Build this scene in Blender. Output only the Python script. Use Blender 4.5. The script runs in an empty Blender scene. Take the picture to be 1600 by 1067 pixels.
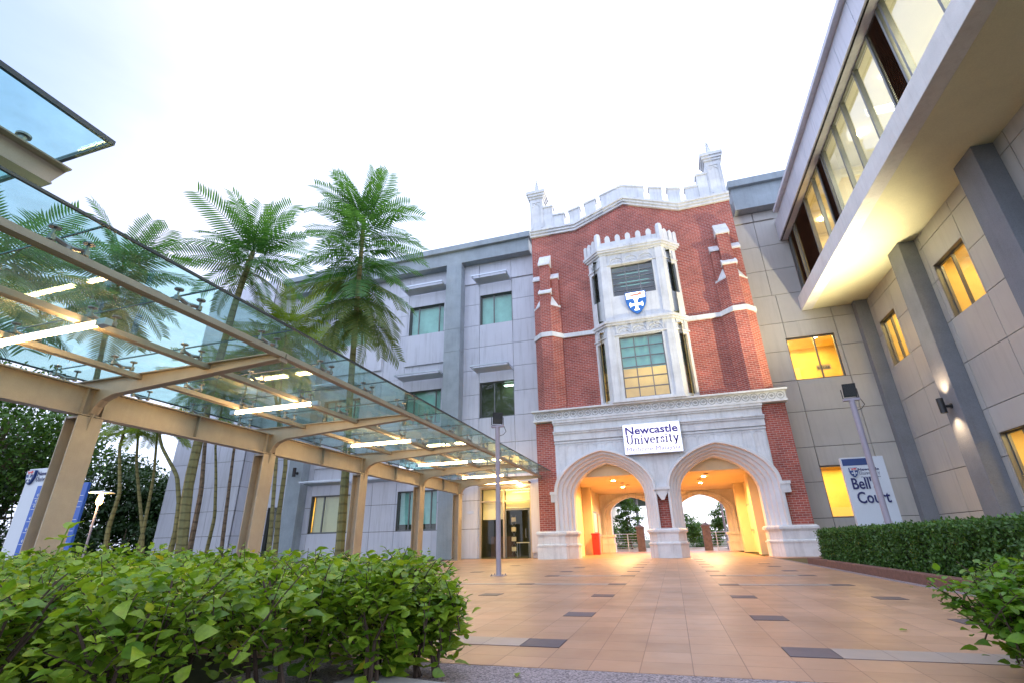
import bpy, bmesh, math, random
import numpy as np
from mathutils import Vector, Matrix
R = math.radians
random.seed(7); rng = np.random.default_rng(7)
SC = bpy.context.scene
COL = SC.collection

# ------------------------------------------------------------------ camera
cd = bpy.data.cameras.new('camera'); cam = bpy.data.objects.new('camera', cd); COL.objects.link(cam)
cd.sensor_width = 36; cd.lens = 16.907; cd.clip_start = 0.05; cd.clip_end = 3000
p_, y_, r_ = R(22.61811), R(-16.84335), R(-1.21967)
cy, sy, cp, sp = math.cos(y_), math.sin(y_), math.cos(p_), math.sin(p_)
fw = Vector((sy*cp, cy*cp, sp)); rt0 = Vector((cy, -sy, 0)); up0 = rt0.cross(fw)
c_, s_ = math.cos(r_), math.sin(r_)
rt = c_*rt0 + s_*up0; up = -s_*rt0 + c_*up0
m = Matrix((rt, up, -fw)).transposed().to_4x4(); m.translation = Vector((0, 0, 0.70))
cam.matrix_world = m
SC.camera = cam

# ------------------------------------------------------------------ sky, sun, exposure
SUN_EL, SUN_AZ = 14.0, 42.0      # azimuth clockwise from +Y
w = bpy.data.worlds.new('World'); SC.world = w; w.use_nodes = True
nt = w.node_tree; nt.nodes.clear()
out = nt.nodes.new('ShaderNodeOutputWorld'); bg = nt.nodes.new('ShaderNodeBackground')
sk = nt.nodes.new('ShaderNodeTexSky'); sk.sky_type = 'NISHITA'; sk.sun_disc = False
sk.sun_elevation = R(SUN_EL); sk.sun_rotation = R(SUN_AZ); sk.air_density = 1.0; sk.dust_density = 2.5; sk.ozone_density = 2.0
hs = nt.nodes.new('ShaderNodeHueSaturation'); hs.inputs['Saturation'].default_value = 0.9; hs.inputs['Value'].default_value = 1.0
tc = nt.nodes.new('ShaderNodeTexCoord'); mp = nt.nodes.new('ShaderNodeMapping'); mp.inputs['Scale'].default_value = (1, 1, 3.2)
mp.inputs['Rotation'].default_value = (0.2, 0.1, 0.5)
nz = nt.nodes.new('ShaderNodeTexNoise'); nz.inputs['Scale'].default_value = 1.6; nz.inputs['Detail'].default_value = 6; nz.inputs['Roughness'].default_value = 0.55
rp = nt.nodes.new('ShaderNodeValToRGB'); rp.color_ramp.elements[0].position = 0.38; rp.color_ramp.elements[0].color = (.55, .55, .55, 1)
rp.color_ramp.elements[1].position = 0.62; rp.color_ramp.elements[1].color = (0.72, 0.72, 0.72, 1)
mx = nt.nodes.new('ShaderNodeMix'); mx.data_type = 'RGBA'
L = nt.links.new
L(tc.outputs['Generated'], mp.inputs['Vector']); L(mp.outputs['Vector'], nz.inputs['Vector']); L(nz.outputs['Fac'], rp.inputs['Fac'])
L(sk.outputs['Color'], hs.inputs['Color']); L(hs.outputs['Color'], mx.inputs['A']); 
# a thinner, bluer part of the cloud sheet high on the left
dt = nt.nodes.new('ShaderNodeVectorMath'); dt.operation = 'DOT_PRODUCT'; L(tc.outputs['Generated'], dt.inputs[0]); dt.inputs[1].default_value = (-.80, .12, .58)
cr = nt.nodes.new('ShaderNodeValToRGB'); L(dt.outputs['Value'], cr.inputs['Fac'])
cr.color_ramp.elements[0].position = .80; cr.color_ramp.elements[0].color = (6.2, 6.8, 9.0, 1); cr.color_ramp.elements[1].position = 1.0; cr.color_ramp.elements[1].color = (2.0, 2.7, 4.9, 1)
e_ = cr.color_ramp.elements.new(.93); e_.color = (4.9, 4.8, 6.2, 1)
L(cr.outputs['Color'], mx.inputs['B'])
L(rp.outputs['Color'], mx.inputs['Factor']); L(mx.outputs['Result'], bg.inputs['Color']); bg.inputs['Strength'].default_value = 0.125
L(bg.outputs['Background'], out.inputs['Surface'])
sd = bpy.data.lights.new('sun', 'SUN'); sd.energy = 0.55; sd.angle = R(25); sd.color = (1.0, 0.93, 0.88)
so = bpy.data.objects.new('sun', sd); COL.objects.link(so)
az, el = R(SUN_AZ), R(SUN_EL)
sdir = Vector((math.sin(az)*math.cos(el), math.cos(az)*math.cos(el), math.sin(el)))
so.rotation_euler = sdir.to_track_quat('Z', 'Y').to_euler(); so.location = sdir*60
vs = SC.view_settings; vs.view_transform = 'Standard'; vs.look = 'None'; vs.exposure = 1.5; vs.gamma = 1
SC.cycles.max_bounces = 7; SC.cycles.diffuse_bounces = 3; SC.cycles.glossy_bounces = 3; SC.cycles.transparent_max_bounces = 14
SC.cycles.transmission_bounces = 4; SC.cycles.caustics_reflective = False; SC.cycles.caustics_refractive = False
SC.cycles.sample_clamp_indirect = 4; SC.cycles.use_denoising = True

# ------------------------------------------------------------------ object helpers
def tag(o, label=None, cat=None, group=None, kind=None):
    if label: o['label'] = label
    if cat: o['category'] = cat
    if group: o['group'] = group
    if kind: o['kind'] = kind
    return o
def empty(name, loc, label=None, cat=None, group=None):
    o = bpy.data.objects.new(name, None); COL.objects.link(o); o.location = loc
    return tag(o, label, cat, group)
def wloc(o):
    v = Vector((0, 0, 0))
    while o: v += o.location; o = o.parent
    return v
def link_mesh(name, me, mats, parent, off=None):
    for mt in (mats if isinstance(mats, (list, tuple)) else [mats]): me.materials.append(mt)
    o = bpy.data.objects.new(name, me); COL.objects.link(o)
    if parent is not None: o.parent = parent
    return o
def ypl(Y): return lambda u, d, z: (u, Y-d, z)          # wall facing the courtyard (-Y)
def xpl(X): return lambda u, d, z: (X-d, u, z)          # wall facing -X, u runs along Y
def xpr(X): return lambda u, d, z: (X+d, u, z)          # wall facing +X
def face_frame(p0, p1):                                  # vertical face from p0 to p1, outward = right-hand side of p0->p1 turned to -Y
    a = Vector((p0[0], p0[1], 0)); b = Vector((p1[0], p1[1], 0)); t = (b-a).normalized(); n = Vector((t.y, -t.x, 0))
    return (lambda u, d, z: (a.x+t.x*u+n.x*d, a.y+t.y*u+n.y*d, z)), (b-a).length
ident = lambda x, y, z: (x, y, z)
class MB:
    def __init__(s): s.v = []; s.f = []; s.m = []
    def add(s, vs, fs, m=0):
        k = len(s.v); s.v += [tuple(v) for v in vs]; s.f += [tuple(i+k for i in f) for f in fs]; s.m += [m]*len(fs)
    def box(s, a0, a1, b0, b1, c0, c1, fn=ident, m=0):
        vs = [fn(a, b, c) for a in (a0, a1) for b in (b0, b1) for c in (c0, c1)]
        s.add(vs, [(0,1,3,2),(4,6,7,5),(0,4,5,1),(2,3,7,6),(0,2,6,4),(1,5,7,3)], m)
    def prism(s, poly, c0, c1, fn=lambda p, c: (p[0], p[1], c), m=0, top=None):
        n = len(poly); tp = top or poly
        vs = [fn(p, c0) for p in poly] + [fn(p, c1) for p in tp]
        s.add(vs, [tuple(range(n))[::-1], tuple(range(n, 2*n))] + [(i, (i+1) % n, n+(i+1) % n, n+i) for i in range(n)], m)
    def tube(s, pts, rad, n=8, m=0, cap=True):
        P = [Vector(p) for p in pts]; k = len(P); rs = rad if isinstance(rad, (list, tuple)) else [rad]*k
        ring = []; t = (P[1]-P[0]).normalized(); a = Vector((0, 0, 1)) if abs(t.z) < .9 else Vector((1, 0, 0)); u = t.cross(a).normalized()
        for i in range(k):
            t = (P[min(i+1, k-1)]-P[max(i-1, 0)]).normalized(); u = (u-t*u.dot(t)).normalized(); v = t.cross(u)
            ring.append([P[i]+(u*math.cos(2*math.pi*j/n)+v*math.sin(2*math.pi*j/n))*rs[i] for j in range(n)])
        vs = [p for r in ring for p in r]
        fs = [(i*n+j, i*n+(j+1) % n, (i+1)*n+(j+1) % n, (i+1)*n+j) for i in range(k-1) for j in range(n)]
        if cap: fs += [tuple(range(n))[::-1], tuple(range((k-1)*n, k*n))]
        s.add(vs, fs, m)
    def bar(s, p0, p1, w, h, m=0):                      # square bar between two points, w horizontal, h vertical
        a, b = Vector(p0), Vector(p1); t = (b-a).normalized(); side = t.cross(Vector((0, 0, 1)))
        if side.length < .01: side = Vector((1, 0, 0))
        side.normalize(); upv = side.cross(t)
        vs = [p+side*(w/2*i)+upv*(h/2*j) for p in (a, b) for i, j in ((-1,-1),(1,-1),(1,1),(-1,1))]
        s.add(vs, [(3,2,1,0),(4,5,6,7),(0,1,5,4),(1,2,6,5),(2,3,7,6),(3,0,4,7)], m)
    def lathe(s, prof, c, n=16, m=0):
        vs = []; k = len(prof)
        for r, z in prof: vs += [(c[0]+r*math.cos(2*math.pi*j/n), c[1]+r*math.sin(2*math.pi*j/n), c[2]+z) for j in range(n)]
        s.add(vs, [(i*n+j, i*n+(j+1) % n, (i+1)*n+(j+1) % n, (i+1)*n+j) for i in range(k-1) for j in range(n)] + [tuple(range(n))[::-1], tuple(range((k-1)*n, k*n))], m)
    def sphere(s, c, r, n=10, m=0, sz=1):
        prof = [(max(.001, r*math.sin(math.pi*i/n)), -r*sz*math.cos(math.pi*i/n)) for i in range(n+1)]
        s.lathe(prof, c, n+2, m)
    def build(s, name, mats, parent=None, bevel=0, smooth=False, recalc=True):
        off = wloc(parent) if parent is not None else Vector((0, 0, 0))
        me = bpy.data.meshes.new(name)
        me.from_pydata([(v[0]-off.x, v[1]-off.y, v[2]-off.z) for v in s.v], [], s.f)
        me.polygons.foreach_set('material_index', s.m)
        if recalc:
            bm = bmesh.new(); bm.from_mesh(me); bmesh.ops.recalc_face_normals(bm, faces=bm.faces[:]); bm.to_mesh(me); bm.free()
        if smooth: me.polygons.foreach_set('use_smooth', [True]*len(me.polygons))
        me.update()
        o = link_mesh(name, me, mats, parent)
        if bevel:
            b = o.modifiers.new('bevel', 'BEVEL'); b.width = bevel; b.segments = 2; b.limit_method = 'ANGLE'; b.angle_limit = R(40)
        return o
def part(name, mats, parent, fn, **k):
    mb = MB(); fn(mb); return mb.build(name, mats, parent, **k)
def lamp(name, kind, loc, energy, color, parent=None, size=.2, to=None, spot=None, sy=None, blend=.6):
    l = bpy.data.lights.new(name, kind); l.energy = energy; l.color = color
    if kind == 'AREA':
        l.size = size
        if sy: l.shape = 'RECTANGLE'; l.size_y = sy
    else: l.shadow_soft_size = size
    if kind == 'SPOT': l.spot_size = R(spot); l.spot_blend = blend
    o = bpy.data.objects.new(name, l); COL.objects.link(o)
    off = wloc(parent) if parent is not None else Vector((0, 0, 0))
    if parent is not None: o.parent = parent
    o.location = Vector(loc)-off
    if to is not None: o.rotation_euler = (Vector(to)-Vector(loc)).to_track_quat('-Z', 'Y').to_euler()
    return o
def subtract(rect, holes):
    rs = [rect]
    for h in holes:
        o = []
        for (a, b, c, d) in rs:
            if h[0] >= b or h[1] <= a or h[2] >= d or h[3] <= c: o.append((a, b, c, d)); continue
            if h[0] > a: o.append((a, h[0], c, d))
            if h[1] < b: o.append((h[1], b, c, d))
            a2, b2 = max(a, h[0]), min(b, h[1])
            if h[2] > c: o.append((a2, b2, c, h[2]))
            if h[3] < d: o.append((a2, b2, h[3], d))
        rs = o
    return rs
def panels(mb, fn, us, zs, holes=(), gap=.022, d0=0, d1=.05, m=0, mback=1, back=.06):
    """cladding boards with open joints over a dark backing"""
    for i in range(len(us)-1):
        for j in range(len(zs)-1):
            for (a, b, c, d) in subtract((us[i]+gap/2, us[i+1]-gap/2, zs[j]+gap/2, zs[j+1]-gap/2), holes):
                if b-a > .01 and d-c > .01: mb.box(a, b, d0, d1, c, d, fn, m)
    for (a, b, c, d) in subtract((us[0], us[-1], zs[0], zs[-1]), holes): mb.box(a, b, d0-back, d0-.003, c, d, fn, mback)

# ------------------------------------------------------------------ material helpers
def newmat(name):
    mt = bpy.data.materials.new(name); mt.use_nodes = True; t = mt.node_tree; b = t.nodes['Principled BSDF']; return mt, t, b
def N(t, kind, **k):
    n = t.nodes.new(kind)
    for a, b in k.items():
        if a in ('data_type', 'operation', 'blend_type', 'noise_dimensions', 'interpolation'): setattr(n, a, b)
        else: n.inputs[a.replace('_', ' ')].default_value = b
    return n
def surf(name, col, rough=.6, var=.12, scale=3.0, bump=.0, bscale=60, metal=0, spec=.5, streak=0, fine=.05, isl=0, rings=0):
    """base colour with broad mottling, fine grain and optional vertical rain streaks"""
    mt, t, b = newmat(name); l = t.links.new
    g = t.nodes.new('ShaderNodeNewGeometry')
    n1 = N(t, 'ShaderNodeTexNoise', Scale=scale, Detail=6.0, Roughness=.6); l(g.outputs['Position'], n1.inputs['Vector'])
    n2 = N(t, 'ShaderNodeTexNoise', Scale=bscale, Detail=3.0); l(g.outputs['Position'], n2.inputs['Vector'])
    a = N(t, 'ShaderNodeMapRange'); a.inputs['From Min'].default_value = .3; a.inputs['From Max'].default_value = .7
    a.inputs['To Min'].default_value = 1-var; a.inputs['To Max'].default_value = 1+var*.5; l(n1.outputs['Fac'], a.inputs['Value'])
    a2 = N(t, 'ShaderNodeMapRange'); a2.inputs['To Min'].default_value = 1-fine*2; a2.inputs['To Max'].default_value = 1+fine*2; l(n2.outputs['Fac'], a2.inputs['Value'])
    mu = N(t, 'ShaderNodeMath', operation='MULTIPLY'); l(a.outputs[0], mu.inputs[0]); l(a2.outputs[0], mu.inputs[1])
    last = mu
    if streak:
        mp = t.nodes.new('ShaderNodeMapping'); mp.inputs['Scale'].default_value = (5, 5, .35); l(g.outputs['Position'], mp.inputs['Vector'])
        n3 = N(t, 'ShaderNodeTexNoise', Scale=1.3, Detail=5.0, Roughness=.65); l(mp.outputs[0], n3.inputs['Vector'])
        a3 = N(t, 'ShaderNodeMapRange'); a3.inputs['From Min'].default_value = .5; a3.inputs['From Max'].default_value = .75
        a3.inputs['To Min'].default_value = 1; a3.inputs['To Max'].default_value = 1-streak; l(n3.outputs['Fac'], a3.inputs['Value'])
        m3 = N(t, 'ShaderNodeMath', operation='MULTIPLY'); l(mu.outputs[0], m3.inputs[0]); l(a3.outputs[0], m3.inputs[1]); last = m3
    if isl:
        a4 = N(t, 'ShaderNodeMapRange'); a4.inputs['To Min'].default_value = 1-isl; a4.inputs['To Max'].default_value = 1+isl; l(g.outputs['Random Per Island'], a4.inputs['Value'])
        m4 = N(t, 'ShaderNodeMath', operation='MULTIPLY'); l(last.outputs[0], m4.inputs[0]); l(a4.outputs[0], m4.inputs[1]); last = m4
    if rings:
        wv = t.nodes.new('ShaderNodeTexWave'); wv.bands_direction = 'Z'; wv.inputs['Scale'].default_value = rings; wv.inputs['Distortion'].default_value = 1.2; wv.inputs['Detail Scale'].default_value = 3; l(g.outputs['Position'], wv.inputs['Vector'])
        a5 = N(t, 'ShaderNodeMapRange'); a5.inputs['From Max'].default_value = .25; a5.inputs['To Min'].default_value = .55; l(wv.outputs['Fac'], a5.inputs['Value'])
        m5 = N(t, 'ShaderNodeMath', operation='MULTIPLY'); l(last.outputs[0], m5.inputs[0]); l(a5.outputs[0], m5.inputs[1]); last = m5
    vm = N(t, 'ShaderNodeVectorMath', operation='SCALE'); vm.inputs[0].default_value = col[:3]; l(last.outputs[0], vm.inputs['Scale'])
    l(vm.outputs[0], b.inputs['Base Color'])
    b.inputs['Roughness'].default_value = rough; b.inputs['Metallic'].default_value = metal; b.inputs['Specular IOR Level'].default_value = spec
    if bump:
        bp = N(t, 'ShaderNodeBump', Strength=bump, Distance=.01); l(n2.outputs['Fac'], bp.inputs['Height']); l(bp.outputs[0], b.inputs['Normal'])
    return mt
def emis(name, col, st):
    mt, t, b = newmat(name); b.inputs['Base Color'].default_value = (*col, 1); b.inputs['Emission Color'].default_value = (*col, 1); b.inputs['Emission Strength'].default_value = st; b.inputs['Roughness'].default_value = .5
    return mt
def glassm(name, tint, ior=1.5, refl=1.0, rough=0.0, dirt_haze=.0):
    """clear sheet glass: tinted pass-through plus fresnel reflection"""
    mt = bpy.data.materials.new(name); mt.use_nodes = True; t = mt.node_tree; t.nodes.clear(); l = t.links.new
    o = t.nodes.new('ShaderNodeOutputMaterial'); tr = t.nodes.new('ShaderNodeBsdfTransparent'); tr.inputs[0].default_value = (*tint, 1)
    gl = t.nodes.new('ShaderNodeBsdfGlossy'); gl.inputs['Roughness'].default_value = rough; gl.inputs['Color'].default_value = (refl, refl, refl, 1)
    lw_ = t.nodes.new('ShaderNodeLayerWeight'); pw_ = N(t, 'ShaderNodeMath', operation='POWER'); l(lw_.outputs['Facing'], pw_.inputs[0]); pw_.inputs[1].default_value = 5
    f0 = ((ior-1)/(ior+1))**2; fr = N(t, 'ShaderNodeMath', operation='MULTIPLY_ADD'); l(pw_.outputs[0], fr.inputs[0]); fr.inputs[1].default_value = (1-f0)*.9; fr.inputs[2].default_value = f0; mxs = t.nodes.new('ShaderNodeMixShader')
    l(fr.outputs[0], mxs.inputs[0]); l(tr.outputs[0], mxs.inputs[1]); l(gl.outputs[0], mxs.inputs[2])
    if dirt_haze:
        df = t.nodes.new('ShaderNodeBsdfDiffuse'); df.inputs['Color'].default_value = (.45, .55, .52, 1); m2 = t.nodes.new('ShaderNodeMixShader')
        nz = N(t, 'ShaderNodeTexNoise', Scale=1.1, Detail=8.0, Roughness=.7); g = t.nodes.new('ShaderNodeNewGeometry'); l(g.outputs['Position'], nz.inputs['Vector'])
        mr = N(t, 'ShaderNodeMapRange'); mr.inputs['From Min'].default_value = .35; mr.inputs['From Max'].default_value = .8; mr.inputs['To Min'].default_value = dirt_haze*.4; mr.inputs['To Max'].default_value = dirt_haze*2
        l(nz.outputs['Fac'], mr.inputs['Value']); l(mr.outputs[0], m2.inputs[0]); l(mxs.outputs[0], m2.inputs[1]); l(df.outputs[0], m2.inputs[2]); l(m2.outputs[0], o.inputs[0])
    else: l(mxs.outputs[0], o.inputs[0])
    return mt
def wall_uv(t):
    """(along wall, height) from world position, whichever way the wall faces"""
    l = t.links.new; g = t.nodes.new('ShaderNodeNewGeometry'); sp_ = t.nodes.new('ShaderNodeSeparateXYZ'); l(g.outputs['Position'], sp_.inputs[0])
    sn = t.nodes.new('ShaderNodeSeparateXYZ'); l(g.outputs['True Normal'], sn.inputs[0])
    ax = N(t, 'ShaderNodeMath', operation='ABSOLUTE'); l(sn.outputs['X'], ax.inputs[0])
    gt = N(t, 'ShaderNodeMath', operation='GREATER_THAN'); l(ax.outputs[0], gt.inputs[0]); gt.inputs[1].default_value = .72
    mx = N(t, 'ShaderNodeMix'); l(gt.outputs[0], mx.inputs['Factor']); l(sp_.outputs['X'], mx.inputs['A']); l(sp_.outputs['Y'], mx.inputs['B'])
    cb = t.nodes.new('ShaderNodeCombineXYZ'); l(mx.outputs['Result'], cb.inputs['X']); l(sp_.outputs['Z'], cb.inputs['Y'])
    return cb, g
def brickm(name):
    mt, t, b = newmat(name); l = t.links.new; uv, g = wall_uv(t)
    br = t.nodes.new('ShaderNodeTexBrick'); l(uv.outputs[0], br.inputs['Vector'])
    br.inputs['Scale'].default_value = 1; br.inputs['Brick Width'].default_value = .25; br.inputs['Row Height'].default_value = .088
    br.inputs['Mortar Size'].default_value = .009; br.inputs['Mortar Smooth'].default_value = .2; br.inputs['Bias'].default_value = -.2
    br.inputs['Color1'].default_value = (.43, .102, .072, 1); br.inputs['Color2'].default_value = (.27, .056, .045, 1); br.inputs['Mortar'].default_value = (.50, .36, .32, 1)
    nz = N(t, 'ShaderNodeTexNoise', Scale=.8, Detail=7.0, Roughness=.65); l(g.outputs['Position'], nz.inputs['Vector'])
    mr = N(t, 'ShaderNodeMapRange'); mr.inputs['From Min'].default_value = .3; mr.inputs['From Max'].default_value = .72; mr.inputs['To Min'].default_value = .72; mr.inputs['To Max'].default_value = 1.25; l(nz.outputs['Fac'], mr.inputs['Value'])
    # pale efflorescence blooms
    n2 = N(t, 'ShaderNodeTexNoise', Scale=2.6, Detail=8.0, Roughness=.75); l(g.outputs['Position'], n2.inputs['Vector'])
    m2 = N(t, 'ShaderNodeMapRange'); m2.inputs['From Min'].default_value = .55; m2.inputs['From Max'].default_value = .85; m2.inputs['To Max'].default_value = .45; l(n2.outputs['Fac'], m2.inputs['Value'])
    vm = N(t, 'ShaderNodeVectorMath', operation='SCALE'); l(br.outputs['Color'], vm.inputs[0]); l(mr.outputs[0], vm.inputs['Scale'])
    mx = N(t, 'ShaderNodeMix', data_type='RGBA'); l(m2.outputs[0], mx.inputs['Factor']); l(vm.outputs[0], mx.inputs['A']); mx.inputs['B'].default_value = (.42, .24, .19, 1)
    l(mx.outputs['Result'], b.inputs['Base Color']); b.inputs['Roughness'].default_value = .85
    bp = N(t, 'ShaderNodeBump', Strength=.6, Distance=.012); bp.invert = True; l(br.outputs['Fac'], bp.inputs['Height']); l(bp.outputs[0], b.inputs['Normal'])
    return mt
def leafm(name, c1, c2, rough=.45, trans=.35, yellow=None):
    mt, t, b = newmat(name); l = t.links.new; g = t.nodes.new('ShaderNodeNewGeometry')
    rp = t.nodes.new('ShaderNodeValToRGB'); rp.color_ramp.elements[0].color = (*c1, 1); rp.color_ramp.elements[1].color = (*c2, 1)
    if yellow: e = rp.color_ramp.elements.new(.985); e.color = (*c2, 1); e2 = rp.color_ramp.elements.new(.95); e2.color = (*c2, 1); rp.color_ramp.elements[-1].color = (*yellow, 1)
    l(g.outputs['Random Per Island'], rp.inputs['Fac']); b.inputs['Roughness'].default_value = rough
    # blotches, ageing and pale veins inside each leaf
    nz = N(t, 'ShaderNodeTexNoise', Scale=38.0, Detail=5.0, Roughness=.7); l(g.outputs['Position'], nz.inputs['Vector'])
    mr = N(t, 'ShaderNodeMapRange'); mr.inputs['From Min'].default_value = .3; mr.inputs['From Max'].default_value = .7; mr.inputs['To Min'].default_value = .68; mr.inputs['To Max'].default_value = 1.22; l(nz.outputs['Fac'], mr.inputs['Value'])
    vs_ = N(t, 'ShaderNodeVectorMath', operation='SCALE'); l(rp.outputs[0], vs_.inputs[0]); l(mr.outputs[0], vs_.inputs['Scale'])
    n2 = N(t, 'ShaderNodeTexNoise', Scale=9.0, Detail=3.0); l(g.outputs['Position'], n2.inputs['Vector'])
    m2 = N(t, 'ShaderNodeMapRange'); m2.inputs['From Min'].default_value = .60; m2.inputs['From Max'].default_value = .74; m2.inputs['To Max'].default_value = .55; l(n2.outputs['Fac'], m2.inputs['Value'])
    mb_ = N(t, 'ShaderNodeMix', data_type='RGBA'); l(m2.outputs[0], mb_.inputs['Factor']); l(vs_.outputs[0], mb_.inputs['A']); mb_.inputs['B'].default_value = (c2[0]*1.25, c2[1]*.80, c2[2]*.9, 1)
    l(mb_.outputs['Result'], b.inputs['Base Color'])
    tr = t.nodes.new('ShaderNodeBsdfTranslucent'); vm = N(t, 'ShaderNodeVectorMath', operation='MULTIPLY'); l(mb_.outputs['Result'], vm.inputs[0]); vm.inputs[1].default_value = (1.5, 1.4, .5); l(vm.outputs[0], tr.inputs[0])
    ms = t.nodes.new('ShaderNodeMixShader'); ms.inputs[0].default_value = trans; l(b.outputs[0], ms.inputs[1]); l(tr.outputs[0], ms.inputs[2]); l(ms.outputs[0], t.nodes['Material Output'].inputs[0])
    return mt
M = {}
M['brick'] = brickm('red_brick')
M['white'] = surf('painted_white_render', (.75, .77, .79), .7, .16, 1.6, .25, 45, streak=.24)
M['panel'] = surf('pale_metal_cladding', (.595, .615, .69), .42, .08, .7, 0, 80, fine=.01, streak=.22, isl=.035)
M['panelr'] = surf('warm_grey_cladding', (.475, .465, .44), .45, .08, .7, 0, 80, fine=.01, streak=.12, isl=.035)
M['dark'] = surf('dark_joint_backing', (.03, .03, .032), .9, .1)  # plain dark backing behind the open cladding joints
M['concrete'] = surf('grey_textured_render', (.345, .40, .44), .9, .16, 1.4, .7, 28, streak=.14, fine=.1)
M['concr'] = surf('slate_textured_render', (.21, .225, .25), .9, .12, 1.6, .5, 34, streak=.08, fine=.1)
M['slab'] = surf('pale_fair_concrete', (.76, .77, .75), .85, .12, 1.3, .3, 40, streak=.12)
M['soffit'] = surf('lamp_tinted_cream_soffit', (.76, .75, .52), .85, .07, .9, .05, 30)  # raised and yellowed: lamplight on the underside put into the colour
M['cream'] = surf('warm_cream_plaster', (.72, .62, .40), .85, .06, 1.2)
M['steel'] = surf('tan_painted_steel', (.42, .355, .275), .5, .14, 2.2, .1, 60, metal=.15, streak=.1)
M['alu'] = surf('grey_aluminium_frame', (.17, .18, .175), .45, .1, 3, metal=.5)
M['alul'] = surf('light_aluminium_louvre', (.56, .61, .68), .35, .08, 3, metal=.6)
M['fitting'] = surf('stainless_fitting', (.30, .30, .29), .35, .15, 8, metal=.8)
M['black'] = surf('black_plastic', (.02, .02, .022), .45, .1)
M['louvre'] = surf('brown_louvre', (.16, .095, .065), .6, .15, 3)
M['pole'] = surf('violet_grey_painted_pole', (.33, .30, .35), .5, .12, 3, .1, 70, streak=.12)
M['roof'] = surf('roof_membrane', (.2, .2, .2), .9)
M['blind'] = surf('mint_roller_blind', (.38, .70, .64), .8, .22, 1.1)
M['blindc'] = surf('cream_roller_blind', (.80, .70, .42), .8, .08, 1.4)
M['room'] = surf('room_plaster', (.62, .60, .50), .9, .04, 1)
M['roomy'] = surf('room_yellow_plaster', (.78, .60, .26), .9, .25, .7)
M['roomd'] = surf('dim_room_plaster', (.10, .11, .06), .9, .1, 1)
M['canglass'] = glassm('teal_canopy_glass', (.78, .96, .93), 1.24, 1, 0, .11)  # dirt film strengthened to paint a pale haze over what shows through
M['glassedge'] = surf('dark_glass_edge', (.005, .03, .045), .3, .1)
M['winglass'] = glassm('window_glass', (.86, .95, .92), 1.6)
M['bayglass'] = glassm('green_window_glass', (.70, .90, .84), 1.9)
M['doorglass'] = glassm('door_glass', (.9, .95, .9), 1.5)
M['navy'] = surf('navy_letters', (.012, .015, .10), .5, .05)
M['signwhite'] = surf('white_sign_panel', (.60, .64, .68), .4, .05, 2)
M['blue'] = surf('blue_sign_panel', (.02, .10, .42), .4, .06, 2)
M['navyblue'] = surf('navy_sign_band', (.01, .04, .17), .4, .06, 2)
M['red'] = surf('red_paint', (.65, .03, .02), .4, .08)
M['bark'] = surf('ringed_olive_trunk', (.20, .19, .075), .85, .3, 4, .6, 30, rings=1.1)
M['barkg'] = surf('grey_brown_bark', (.17, .13, .085), .9, .5, 9, .8, 40, rings=.9)
M['twig'] = surf('dark_twig', (.07, .045, .03), .9, .3, 20)
M['leaf'] = leafm('shrub_leaf', (.08, .19, .012), (.28, .41, .035), .42, .35, (.5, .42, .03))
M['leafr'] = leafm('side_shrub_leaf', (.06, .17, .014), (.17, .32, .025), .42, .35)
M['hedge'] = leafm('clipped_hedge_leaf', (.035, .095, .018), (.095, .21, .035), .5, .2)
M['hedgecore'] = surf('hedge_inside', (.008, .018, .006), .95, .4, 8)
M['fern'] = leafm('fern_frond', (.05, .155, .05), (.11, .26, .08), .5, .5)
M['fernb'] = leafm('ageing_fern_frond', (.07, .13, .03), (.15, .20, .05), .6, .4)
M['ferny'] = leafm('yellow_lit_fern_frond', (.16, .26, .03), (.26, .36, .05), .5, .45)  # warm yellow light on the lower crowns is put into the colour
M['crown'] = leafm('tree_leaf', (.04, .11, .018), (.12, .25, .04), .6, .2)
M['crownd'] = leafm('dark_tree_leaf', (.018, .05, .013), (.045, .11, .022), .6, .15)
M['stone'] = surf('pebble_stone', (.20, .15, .15), .9, .3, 6, .6, 60, fine=.25)
M['tube'] = emis('tube_light', (1.0, .64, .26), 25)
M['bulb'] = emis('lit_bulb', (1.0, .72, .35), 40)
M['whites'] = surf('smooth_painted_stone', (.73, .75, .77), .75, .08, 1.2, 0, 45, fine=.015)
M['upglass'] = glassm('upper_window_glass', (.82, .90, .88), 2.3)
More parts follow.
